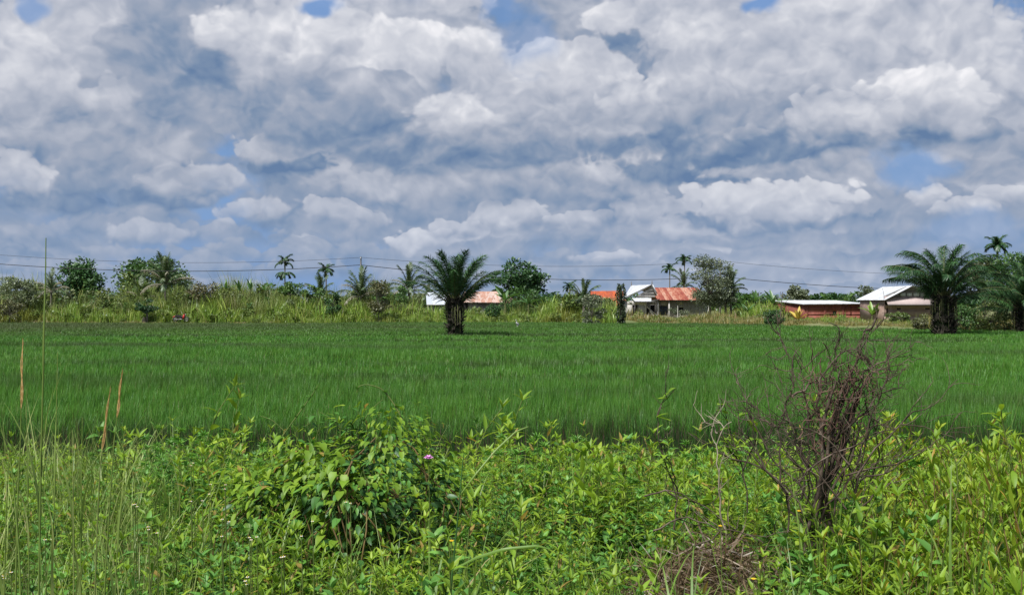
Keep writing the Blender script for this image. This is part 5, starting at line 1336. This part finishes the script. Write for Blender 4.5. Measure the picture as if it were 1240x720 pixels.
# the tall yellow-green shoots rising at the right edge
b0_ = at(1226, 5.2)
t = thing('leafy_shoot', 'upright yellow-green leafy shoot rising highest at the right edge', 'shoot', b0_)
q = q2
shoot(t, [(1236, 640, 0), (1230, 590, 0), (1222, 545, 0), (1214, 515, 0), (1212, 497, 0)], 5.2, .006, stem_m, b0_, WILL, 26, .085, name='stem')
b0_ = at(1160, 5.6)
t = thing('leafy_shoot', 'thin forked yellow-green shoot left of the highest one at the right', 'shoot', b0_)
shoot(t, [(1150, 640, 0), (1160, 590, 0), (1158, 560, 0), (1150, 540, 0), (1140, 528, 0)], 5.6, .005, stem_m, b0_, WILL, 12, .075, name='stem')
shoot(t, [(1158, 562, 0), (1168, 548, 0), (1178, 540, 0)], 5.6, .004, stem_m, b0_, WILL, 7, .07, name='stem')

# ------------------------------------------------------------------ bare twiggy bush
def grow(A, p, d, L, r0, depth, q, fuzz, out=None):
    n_ = 5; P = [p]
    for i in range(n_):
        d = d + q.normal(0, fuzz, 3) + np.array([0, 0, .04]); d /= np.linalg.norm(d); P.append(P[-1] + d * L / n_)
    tube(A, P, np.linspace(r0, r0 * .55, n_ + 1), 5 if r0 > .006 else 4, cap=depth == 0)
    if out is not None: out.append((P[-1], d))
    if depth > 0:
        for c in range(int(q.integers(2, 4))):
            j = int(q.integers(2, n_ + 1)); nd = d + q.normal(0, .55, 3) * np.array([1, .7, .8]); nd /= np.linalg.norm(nd)
            grow(A, P[j], nd, L * q.uniform(.5, .8), r0 * .55, depth - 1, q, fuzz * 1.15, out)
db = at(995, 6.3)
t = thing('bare_bush', 'dead bush of dark tangled bare twigs standing right of centre', 'bush', db)
q = np.random.default_rng(15)
def rel(x, y, dy=0.0, Y_=6.3): return np.array([PX(x, Y_ + dy) - db[0], Y_ + dy - db[1], PZ(y, Y_ + dy) - db[2]])
A = Acc()
for o_ in (0, .04, -.045, .02, -.02, .06):
    P = [np.array([(o_ * 3.0), o_ * 1.5, -.05]), rel(990 + o_ * 420, 650, o_), rel(992 + o_ * 100, 600, o_), rel(1003 + o_ * 200, 560, o_ * .5), rel(1008 + o_ * 330, 520, o_), rel(1022 + o_ * 300, 480, o_ * 1.4), rel(1035 + o_ * 400, 452, o_)]
    P = [p_ + q.normal(0, .012, 3) for p_ in P]; tube(A, P, [.011, .011, .0115, .011, .010, .008, .005], 6)
A.build('trunk', twig_m, t)
mains = [ # long branches: points in photo directions at the bush's distance
 [(985, 640), (960, 600), (935, 575), (912, 540), (896, 515)], [(985, 645), (955, 610), (942, 560), (944, 520), (958, 480), (960, 440), (945, 405), (940, 385)],
 [(1000, 560), (1012, 500), (1030, 450), (1048, 415), (1062, 385)], [(1000, 600), (985, 540), (975, 480), (968, 450), (990, 425)], [(1005, 540), (1040, 505), (1065, 480), (1082, 470)],
 [(1010, 530), (1016, 480), (1012, 440), (1017, 400)], [(1035, 460), (1060, 440), (1088, 430)], [(995, 620), (1030, 590), (1045, 540), (1060, 500), (1072, 470), (1076, 420)],
 [(990, 630), (968, 585), (930, 550), (905, 500), (893, 470)], [(1000, 570), (990, 500), (995, 450), (1020, 425), (1050, 432)], [(960, 480), (985, 465), (1000, 452)], [(1060, 385), (1052, 395), (1040, 420), (1028, 470)],
 [(944, 520), (925, 510), (905, 485)], [(1010, 520), (1045, 470), (1058, 445), (1080, 452)], [(995, 600), (975, 560), (962, 530), (950, 490)], [(1005, 590), (1030, 560), (1040, 520), (1035, 470)]]
for m_ in mains:
    dy0 = q.uniform(-.18, .18); P = ([np.array([q.normal(0, .05), q.normal(0, .05), 0.0])] if m_[0][1] > 600 else []) + [rel(x, y, dy0 * i / len(m_)) + q.normal(0, .008, 3) for i, (x, y) in enumerate(m_)]
    tt = np.linspace(0, len(P) - 1, len(P) * 3); P = np.stack([np.interp(tt, range(len(P)), np.array(P)[:, c]) for c in range(3)], 1); P[1:-1] += q.normal(0, .009, (len(P) - 2, 3))
    A = Acc(); tube(A, P, np.linspace(.0075, .0025, len(P)), 5)
    for j in range(3, len(P), 2):
        for _ in range(2):
            d = P[j] - P[j - 1]; d = d / np.linalg.norm(d) + q.normal(0, .7, 3) * np.array([1, .6, .9]); d /= np.linalg.norm(d)
            grow(A, P[j], d, q.uniform(.08, .22), .003, 1, q, .26)
    A.build('branch', twig_m, t)
# knot of tangled dead vine in the middle
A = Acc()
for i in range(130):
    cx, cy, sx, sy = ((996, 498, 16, 32), (1038, 462, 20, 16), (1005, 520, 26, 45), (1020, 480, 34, 34))[i % 4]
    x, y, d_ = cx + q.normal(0, sx * .6), cy + q.normal(0, sy * .6), q.normal(0, .07); h_ = q.uniform(0, 6.28); P = []
    for k in range(8):
        P.append(rel(x, y, d_)); h_ += q.normal(0, .75); st_ = q.uniform(4, 10); x += math.cos(h_) * st_ * .7; y += math.sin(h_) * st_; d_ += q.normal(0, .02)
    tube(A, P, np.full(8, q.uniform(.0015, .0032)), 4)
o = A.build('tangled_vine', rough_mat('reddish_dead_vine', [(.085, .045, .034), (.16, .10, .078)], 8.0, .9), t); o['kind'] = 'stuff'
A = Acc()
for i in range(24):
    x = q.uniform(950, 1060); P0 = rel(x, q.uniform(560, 645), q.uniform(-.2, .2)); grow(A, P0, np.array([q.normal(0, .5), q.normal(0, .3), .8]), q.uniform(.25, .55), .006, 2, q, .2)
A.build('fine_twigs', twig_m, t)['kind'] = 'stuff'
for x, y in ((1045, 470), (1010, 450), (1052, 520), (1035, 455), (1048, 480)):
    link_copy(OVATE[0][2], 'leaf', t, frame(rel(x, y, -.05), (q.normal(), -.3, -.6), s=.06))
# lighter twig bushes to the left of it
def twig_plant(label, px_, Y_, mains_, mat, seedv, leaves=0, r0=.0052, hang=None, name='twig_plant'):
    global q
    q = np.random.default_rng(seedv); b_ = at(px_, Y_); t_ = thing(name, label, 'twigs', b_)
    for m_ in mains_:
        P = np.array([(PX(x, Y_) - b_[0], q.normal(0, .02), PZ(y, Y_) - b_[2]) for x, y in m_]); tt = np.linspace(0, len(P) - 1, len(P) * 3)
        P = np.stack([np.interp(tt, range(len(P)), P[:, c]) for c in range(3)], 1); P[1:-1] += q.normal(0, .006, (len(P) - 2, 3))
        A = Acc(); tube(A, P, np.linspace(r0, r0 * .4, len(P)), 5)
        for j in range(3, len(P), 3):
            d = P[j] - P[j - 1]; d = d / np.linalg.norm(d) + q.normal(0, .7, 3); d /= np.linalg.norm(d); grow(A, P[j], d, q.uniform(.08, .2), .003, 1, q, .2)
        A.build('branch', mat, t_)
        for i in range(leaves):
            j = int(q.integers(len(P) // 3, len(P))); a = q.uniform(0, 6.28)
            link_copy(bright[int(q.integers(0, 3)) * 2 + 1], 'leaf', t_, frame(P[j], (math.cos(a), -.3, q.uniform(-.2, .9)), s=.075 * q.uniform(.7, 1.2)))
    return t_
twig_plant('dark crooked twig with round vine leaves left of the bare bush', 820, 6.4, [[(815, 640), (822, 600), (806, 560), (795, 520), (800, 490), (818, 470)], [(822, 600), (815, 570), (800, 545)], [(822, 602), (845, 607), (862, 612)]], twig_m, 31, leaves=7)
twig_plant('pale dead twig with a dark hanging tip between the two bushes', 872, 6.2, [[(878, 640), (872, 600), (868, 560), (870, 525), (885, 510)], [(870, 525), (862, 515), (850, 512)]], paletwig_m, 32)
twig_plant('thin dark twigs with small vine leaves just left of the bare bush', 893, 6.7, [[(905, 620), (900, 570), (888, 530), (878, 495), (870, 480)], [(900, 570), (915, 530), (905, 500)], [(895, 560), (880, 540), (872, 520)]], twig_m, 33, leaves=6)
twig_plant('sprawling tangle of thin brown twigs at the foot of the leafy verge', 850, 6.0, [[(780, 600), (810, 590), (850, 612), (890, 640)], [(790, 640), (830, 625), (870, 640), (905, 655)], [(840, 660), (880, 640), (920, 650), (960, 640)]], twig_m, 34)
# mat of dead brown grass
A = Acc(); q = np.random.default_rng(44); V, Fc = blade(1, .012, 2.0, 4)
bt_ = at(865, 6.2); dm = thing('dead_grass_heap', 'heap of dead brown grass and roots on the verge left of the bare bush', 'dead grass', bt_)
Ms = []
for i in range(2600):
    x = q.normal(0, .42); y = q.normal(0, .36); z = .50 * math.exp(-(x * x + y * y) / .30) * q.uniform(.4, 1.05)
    d = (q.normal(), q.normal(), q.normal(0, .35)); Ms.append(frame((x, y, z), q.normal(0, 1, 3), up=np.array(d), s=(q.uniform(.4, .9), q.uniform(.15, .4), q.uniform(.15, .38))))
A.stamp(V, Fc, Ms); A.build('dead_blades', deadgrass_m, dm)['kind'] = 'stuff'

# ------------------------------------------------------------------ grasses
bl = [(lambda v: (v[0], v[1], Acc().add(*v).mesh('blade', grass_m)))(blade(1, .022, b_, 6, s_)) for b_, s_ in ((1.7, .04), (1.2, -.05), (2.2, .02))]
q = np.random.default_rng(61)
for x, y, lab, n_, h_ in ((835, 5.3, 'clump of long arching grass blades below the dead grass heap', 26, .72), (905, 5.2, 'clump of dark arching grass right of the dead grass heap', 26, .68), (955, 5.0, 'dark grassy clump under the bare bush', 24, .6), (790, 4.9, 'bright grass clump at the bottom edge left of the dead grass heap', 24, .55),
                          (870, 4.6, 'grass clump at the bottom edge directly below the dead grass heap', 24, .55), (230, 4.5, 'dark grass clump with arching blades in the lower left', 22, .6), (165, 4.3, 'grass clump in the lower left near the tall stems', 22, .62), (35, 4.6, 'dense pale grass clump in the bottom left corner', 26, .75), (110, 4.5, 'upright grass clump at the lower left beneath the seed heads', 24, .75),
                          (1015, 4.8, 'grass clump at the bottom edge below the bare bush', 20, .5)):
    b_ = at(x, y); t = thing('grass_clump', lab, 'grass clump', b_)
    for i in range(n_):
        a = q.uniform(0, 6.28); s_ = h_ * q.uniform(.55, 1.15)
        link_copy(bl[int(q.integers(0, 3))][2], 'blade', t, Matrix.LocRotScale(Vector((q.normal(0, .05), q.normal(0, .05), 0)), Euler((q.normal(-.1, .12), q.normal(0, .12), a)), Vector((.7 + .3 * s_, s_, s_))))
def grass_stem(name, label, cat, pts, Y_, r0, mat, head=None, blades=(), group=None, dy=0.0):
    """tall stalk; pts from the ground up in photo directions at its distance"""
    X0, Yg = PX(pts[0][0], Y_), Y_; b_ = (X0, Y_, float(gz(X0, Y_))); t_ = thing(name, label, cat, b_, 0, group)
    P = np.array([(PX(x, Y_) - b_[0], dy * i, PZ(y, Y_) - b_[2]) for i, (x, y) in enumerate(pts)]); P = np.concatenate([[[0, 0, 0]], P[1:]])
    tt = np.linspace(0, len(P) - 1, len(P) * 5); Pi = np.stack([np.interp(tt, range(len(P)), P[:, c]) for c in range(3)], 1)
    for _ in range(3): Pi[1:-1] = (Pi[:-2] + 2 * Pi[1:-1] + Pi[2:]) / 4
    A = Acc(); tube(A, Pi, np.linspace(r0, r0 * .35, len(Pi)), 6); A.build('stalk', mat, t_)
    if head:
        L, hr = head; d = Pi[-1] - Pi[-4]; d /= np.linalg.norm(d); A = Acc()
        tube(A, [Pi[-1] + d * L * u + np.array([.006 * math.sin(u * 7), 0, 0]) for u in np.linspace(-.02, 1, 8)], [hr * .12, hr * .22, hr * .28, hr * .26, hr * .2, hr * .15, hr * .1, hr * .03], 7)
        Ms = []
        for i in range(420):
            u = q.random() ** .8 * .95; a = q.uniform(0, 6.28); o_ = np.array([math.cos(a), math.sin(a), 0])
            Ms.append(frame(Pi[-1] + d * L * u + o_ * hr * .15 * (1.1 - u), d + o_ * q.uniform(.03, .22) * (1.2 - u), s=(.0022, q.uniform(.015, .035), .002)))
        A.stamp(np.array([(-.5, 0, 0), (.5, 0, 0), (0, 1, 0), (0, 0, .6)], float), [(0, 1, 2), (0, 3, 2), (1, 3, 2)], Ms)
        A.build('seed_head', seed_m, t_)
    for (u, a, L, w, bend) in blades:
        j = int(u * (len(Pi) - 1)); V, Fc = blade(L, w, bend, 8); A = Acc().stamp(V, Fc, [T4(tuple(Pi[j]), (0, 0, a))]); A.build('blade', mat, t_)
    return t_
orange_l = ('leftmost of the three orange seed heads, the tallest', 'shortest of the three orange seed heads, middle one', 'rightmost of the three orange seed heads, leaning right')
grass_stem('seed_grass', orange_l[0], 'grass', [(18, 800), (20, 700), (22, 600), (25, 540), (26, 494)], 4.3, .0045, tallgrass_m, head=(.262, .0085))
grass_stem('seed_grass', orange_l[1], 'grass', [(112, 800), (116, 700), (120, 600), (122, 560), (124, 545)], 4.4, .004, tallgrass_m, head=(.250, .007))
grass_stem('seed_grass', orange_l[2], 'grass', [(118, 800), (128, 700), (134, 600), (138, 540), (142, 505)], 4.4, .004, tallgrass_m, head=(.182, .0075))
grass_stem('tall_grass_stalk', 'very tall thin stalk at the left rising above the horizon into the sky', 'grass', [(46, 820), (48, 700), (50, 560), (53, 430), (55, 340), (55.5, 288)], 4.2, .0048, tallgrass_m, blades=[(.28, 1.2, .55, .014, .8), (.4, -1.4, .5, .012, .6), (.62, .2, .4, .008, .3)])
for i, (x0, x1, yt, Y_, lab) in enumerate(((64, 70, 425, 4.3, 'thin pale stalk just right of the tallest stalk'), (90, 88, 520, 4.1, 'stalk between the tallest stalk and the seed heads'), (6, 12, 540, 4.0, 'stalk at the extreme left edge'), (98, 100, 505, 4.5, 'pale stalk left of the shortest seed head'),
                                        (36, 32, 470, 4.6, 'stalk between the leftmost seed head and the tallest stalk'), (140, 158, 560, 4.2, 'curved stalk right of the seed heads'))):
    grass_stem('tall_grass_stalk', lab, 'grass', [(x0, 820), (x0, 700), (x0 * .6 + x1 * .4, 610), (x1, yt)], Y_, .0032, tallgrass_m, blades=[(.3, q.uniform(0, 6), .5, .012, 1.1), (.5, q.uniform(0, 6), .45, .011, .9), (.7, q.uniform(0, 6), .3, .008, .6)])
grass_stem('tall_grass_stalk', 'thick green stalk left of the seed heads in the lower left', 'grass', [(28, 820), (26, 700), (20, 620), (14, 560), (2, 520)], 3.9, .004, tallgrass_m, blades=[(.6, 2.0, .5, .014, .9)])
# dark green stalk with two long side blades, bottom centre
t = grass_stem('sedge_stalk', 'dark green stalk with two long side blades at bottom centre', 'grass', [(543, 800), (545, 720), (551, 660), (556, 610), (560, 562), (562, 548)], 4.6, .0055, rough_mat('dark_green_stalk', [(.03, .09, .02), (.05, .13, .03)], 8.0, .6, bump=0))
bb = t.location
def long_blade(parent, pts, Y_, w, mat):
    P = np.array([(PX(x, Y_ + dy) - parent.location[0], Y_ + dy - parent.location[1], PZ(y, Y_ + dy) - parent.location[2]) for x, y, dy in pts]); tt = np.linspace(0, len(P) - 1, len(P) * 4)
    P = np.stack([np.interp(tt, range(len(P)), P[:, c]) for c in range(3)], 1); n_ = len(P); ws = w * np.sin(np.linspace(.5, 3.05, n_)) ** .6
    up = np.array([0, .5, 1]); up = up / np.linalg.norm(up); V = []
    for i in range(n_): V += [P[i] - up * ws[i] / 2, P[i] + np.array([0, -.004, 0]), P[i] + up * ws[i] / 2]
    f_ = [(3 * i + a, 3 * i + a + 1, 3 * i + a + 4, 3 * i + a + 3) for i in range(n_ - 1) for a in (0, 1)]
    Acc().add(V, f_).build('blade', mat, parent)
long_blade(t, [(556, 600, 0), (575, 575, 0), (600, 545, .05), (625, 522, .1), (640, 516, .12)], 4.6, .012, grass_m)
long_blade(t, [(548, 690, 0), (575, 675, -.05), (610, 664, -.1), (650, 660, -.1), (666, 664, -.1)], 4.6, .013, grass_m)

# ------------------------------------------------------------------ flowers
def flower(name, label, cat, px_, py_, Y_, petal_m, npet, rad, hgt=None, centre=None, group=None, stemz=True, double=1):
    b_ = at(px_, Y_); t_ = thing(name, label, cat, b_, 0, group); z = PZ(py_, Y_) - b_[2]
    A = Acc(); tube(A, [(0, 0, 0), (.01, 0, z * .5), (0, 0, z)], [.003, .0025, .002], 5); A.build('stem', stem_m, t_)
    V, Fc = leaf(rad, rad * .55, .3, .15, (.3, .7), (.7, 1.0)); me = Acc().add(V, Fc).mesh('petal', petal_m)
    for k in range(npet * double):
        a = k * 6.283 / npet + (k // npet) * .4; e = .25 + .5 * (k // npet)
        link_copy(me, 'petal', t_, frame((0, 0, z), (math.cos(a) * math.cos(e), math.sin(a) * math.cos(e) - .35, math.sin(e)), s=1.0 if k < npet else .75))
    A = Acc(); tube(A, [(0, 0, z - .003), (0, -.004, z + .004), (0, -.005, z + .007)], [rad * .25, rad * .22, .001], 7); A.build('centre', centre or yelf_m, t_)
    return t_
flower('pink_flower', 'pink flower standing out at the right side of the viny mound', 'flower', 519, 554, 6.0, pink_m, 8, .030, double=2, centre=pink_m)
flower('yellow_flower', 'small yellow flower left of the dark green stalk at bottom centre', 'flower', 547, 654, 5.0, yelf_m, 7, .012)
for x, y, Y_, lab in ((811, 618, 5.8, 'yellow flower at the left end of the dead grass heap'), (872, 636, 5.6, 'yellow flower on top of the dead grass heap'), (967, 618, 5.5, 'pale yellow flower at the foot of the bare bush'), (912, 700, 4.7, 'yellow flower near the bottom edge right of the grass clumps')):
    flower('yellow_flower', lab, 'flower', x, y, Y_, yelf_m, 6, .012)
q = np.random.default_rng(71)
for i in range(34):
    x, y = ((245, 602), (312, 650), (187, 641), (267, 638), (168, 612), (268, 586), (300, 700), (12, 700), (60, 655), (230, 560), (372, 640), (348, 668), (420, 610))[i % 13]
    x += q.normal(0, 7); y += q.normal(0, 7); Y_ = float(np.clip(1.02 * F / (y - HOR + 1), 4.3, 6.6))
    flower('white_flower', 'tiny white flower head among the weeds on the left half of the verge', 'flower', x, y, Y_, white_m, 6, .008, group='tiny white flowers in the left undergrowth')
# ------------------------------------------------------------------ utility poles and wires
conc_m = rough_mat('concrete_pole', [(.16, .15, .14), (.24, .23, .22)], 3.0, .85)
wire_m = rough_mat('black_cable', [(.02, .02, .022), (.03, .03, .032)], 5.0, .5, bump=0)
ins_m = rough_mat('porcelain', [(.55, .55, .52), (.65, .65, .62)], 5.0, .25, bump=0)
PL = [(-30, 140.0, 307.5, 318.5, 'utility pole just outside the left edge of the photo'), (437, 148.0, 313, 322, 'grey utility pole standing in the crown of the narrow coconut palm'),
      (872, 162.0, 317, 336, 'utility pole rising through the grey-green feathery trees'), (1330, 170.0, 332, 350, 'utility pole beyond the right edge of the photo')]
for x, Y_, yu, yl, lab in PL:
    X0 = PX(x, Y_); zb = float(gz(X0, Y_)); t = thing('utility_pole', lab, 'utility pole', (X0, Y_, zb))
    zu, zl = PZ(yu, Y_) - zb, PZ(yl, Y_) - zb
    A = Acc(); tube(A, [(0, 0, -.3), (0, 0, zu + .25)], [.15, .09], 8); A.build('post', conc_m, t)
    for z in (zu, zl):
        A = Acc(); box_(A, -.04, .04, -.32, -.09, z - .05, z + .03); A.build('bracket', conc_m, t)
        A = Acc(); tube(A, [(0, -.30, z + .03), (0, -.30, z + .09), (0, -.30, z + .12), (0, -.30, z + .16)], [.05, .07, .045, .03], 8); A.build('insulator', ins_m, t)
for wi, (yk, sags, r0, lab) in enumerate(((2, (.95, 1.0, 1.1), .022, 'upper thin power cable sagging between the poles across the sky'), (3, (1.0, 1.15, 1.1), .045, 'lower thicker power cable sagging between the poles above the trees'))):
    A = Acc(); pts = []
    for (a, b), sg in zip(zip(PL[:-1], PL[1:]), sags):
        Pa = np.array([PX(a[0], a[1]), a[1] - .3, PZ(a[yk], a[1]) + .14]); Pb = np.array([PX(b[0], b[1]), b[1] - .3, PZ(b[yk], b[1]) + .14])
        for u in np.linspace(0, 1, 25)[:-1]: pts.append(Pa * (1 - u) + Pb * u - np.array([0, 0, 4 * sg * u * (1 - u)]))
    pts.append(Pb); tube(A, pts, r0, 6); tag(A.build('power_cable', wire_m), lab, 'cable')

# ------------------------------------------------------------------ motorcycle among the weeds
mx, my = PX(219, 140.5), 140.5
red_m = rough_mat('red_paint', [(.40, .03, .03), (.5, .06, .05)], 3.0, .3, bump=0)
rub_m = rough_mat('tyre_rubber', [(.015, .015, .016), (.025, .025, .025)], 5.0, .8)
met_m = rough_mat('grey_metal', [(.4, .4, .42), (.5, .5, .52)], 5.0, .35, metallic=.6, bump=0)
mz = float(gz(mx, my)) + .28
t = thing('motorcycle', 'small motorcycle with red bodywork parked at the far left edge of the field', 'motorcycle', (mx, my, mz), R(8))
def ring(A, c, R_, r0, n=20):
    tube(A, [(c[0] + R_ * math.cos(a), c[1], c[2] + R_ * math.sin(a)) for a in np.linspace(0, 6.2832, n + 1)], r0, 6, cap=False)
for x in (-.66, .66):
    A = Acc(); ring(A, (x, 0, .32), .29, .05); w = A.build('wheel', rub_m, t)
    A = Acc(); ring(A, (x, 0, .32), .22, .02); tube(A, [(x, -.06, .32), (x, .06, .32)], .05, 8)
    for k in range(8): tube(A, [(x, 0, .32), (x + .22 * math.cos(k * .785), 0, .32 + .22 * math.sin(k * .785))], .008, 4)
    A.build('rim', met_m, w)
def shape(name, mat, secs):
    A = Acc(); V = []
    for x, z0, z1, hw in secs: V += [(x, -hw, z0), (x, hw, z0), (x, hw * .7, z1), (x, -hw * .7, z1)]
    n_ = len(secs); f_ = [(4 * i + a, 4 * i + (a + 1) % 4, 4 * i + 4 + (a + 1) % 4, 4 * i + 4 + a) for i in range(n_ - 1) for a in range(4)] + [(3, 2, 1, 0), (4 * n_ - 4, 4 * n_ - 3, 4 * n_ - 2, 4 * n_ - 1)]
    return A.add(V, f_).build(name, mat, t)
shape('body', rub_m, [(-.75, .62, .72, .07), (-.4, .5, .78, .12), (0, .42, .74, .12), (.2, .38, .72, .11), (.42, .42, .92, .14), (.55, .55, 1.0, .10)])
shape('leg_shield', red_m, [(.24, .3, .7, .16), (.36, .32, .9, .18), (.46, .5, .98, .15)])
shape('seat', rub_m, [(-.72, .73, .82, .09), (-.3, .77, .86, .12), (.12, .73, .8, .10)])
shape('engine', met_m, [(-.16, .22, .42, .10), (.1, .2, .44, .12), (.24, .26, .4, .08)])
A = Acc(); tube(A, [(.42, 0, .95), (.52, 0, .7), (.66, 0, .32)], .03, 6); tube(A, [(-.05, .12, .35), (-.66, .12, .32)], .03, 6); A.build('fork', met_m, t)
A = Acc(); tube(A, [(.34, -.34, 1.06), (.40, -.15, 1.02), (.42, 0, .98), (.40, .15, 1.02), (.34, .34, 1.06)], .02, 6); A.build('handlebar', rub_m, t)
A = Acc(); tube(A, [(.5, 0, .9), (.6, 0, .9), (.63, 0, .9)], [.07, .08, .05], 8); A.build('headlight', ins_m, t)
A = Acc(); tube(A, [(-.1, -.13, .28), (-.45, -.15, .3), (-.85, -.15, .38)], [.03, .04, .045], 7); A.build('exhaust', met_m, t)
A = Acc(); tube(A, [(-.98, 0, .55), (-.8, 0, .66), (-.6, 0, .66), (-.42, 0, .5)], [.05, .07, .07, .05], 6); A.build('mudguard', red_m, t)

# ------------------------------------------------------------------ white egret in the rice
bx_, by_ = PX(626.5, 112), 112.0
eg = bpy.data.meshes.new('egret')
ev = [(0, 0, .62), (.14, 0, .66), (.20, 0, .74), (.16, 0, .86), (.22, 0, .96), (.30, 0, .97), (.42, 0, .955), (-.16, 0, .55), (-.34, 0, .44), (0, -.04, .42), (0, -.04, .05), (.10, -.04, .03), (0, .04, .42), (0, .04, .05), (.10, .04, .03)]
ee = [(0, 1), (1, 2), (2, 3), (3, 4), (4, 5), (5, 6), (0, 7), (7, 8), (0, 9), (9, 10), (10, 11), (0, 12), (12, 13), (13, 14)]
er_ = [.13, .10, .05, .035, .04, .03, .008, .10, .02, .03, .012, .008, .03, .012, .008]
eg.from_pydata(ev, ee, []); eg.update()
eo = bpy.data.objects.new('egret', eg); COL.objects.link(eo); eo.location = (bx_, by_, .02); eo.rotation_euler = (0, 0, R(235)); eo.scale = (.95, .95, 1.0)
md = eo.modifiers.new('skin', 'SKIN'); eo.modifiers.new('sub', 'SUBSURF').levels = 1; eo.modifiers['sub'].render_levels = 2
for v_, r0 in zip(eg.skin_vertices[0].data, er_): v_.radius = (r0, r0)
eg.skin_vertices[0].data[0].use_root = True
eg.materials.append(rough_mat('white_feathers', [(.72, .72, .70), (.8, .8, .78)], 4.0, .8, bump=0))
tag(eo, 'white egret standing in the rice right of the central oil palm', 'bird')

# fence stakes and posts by the dry bank
for x, Y_, yt, lab in ((820.5, 160, 370, 'pale slim stake in front of the plank wall'), (932.5 - 50, 140, 383, 'short stake in the dry grass under the grey-green trees')):
    X0 = PX(x, Y_); zb = float(gz(X0, Y_)); A = Acc(); tube(A, [(0, 0, -.1), (.02, 0, PZ(yt, Y_) - zb)], [.07, .05], 6); o = A.build('stake', M_pale); o.location = (X0, Y_, zb); tag(o, lab, 'stake')
# stump beneath the little umbrella-shaped tree
X0 = PX(173.5, 140); zb = float(gz(X0, 140)); A = Acc(); tube(A, [(0, 0, -.1), (0, 0, .35), (.05, 0, .8)], [.35, .3, .2], 9); o = A.build('stump', bark_m); o.location = (X0, 140.4, zb + .1); tag(o, 'dark stump at the foot of the little umbrella-shaped tree', 'stump')
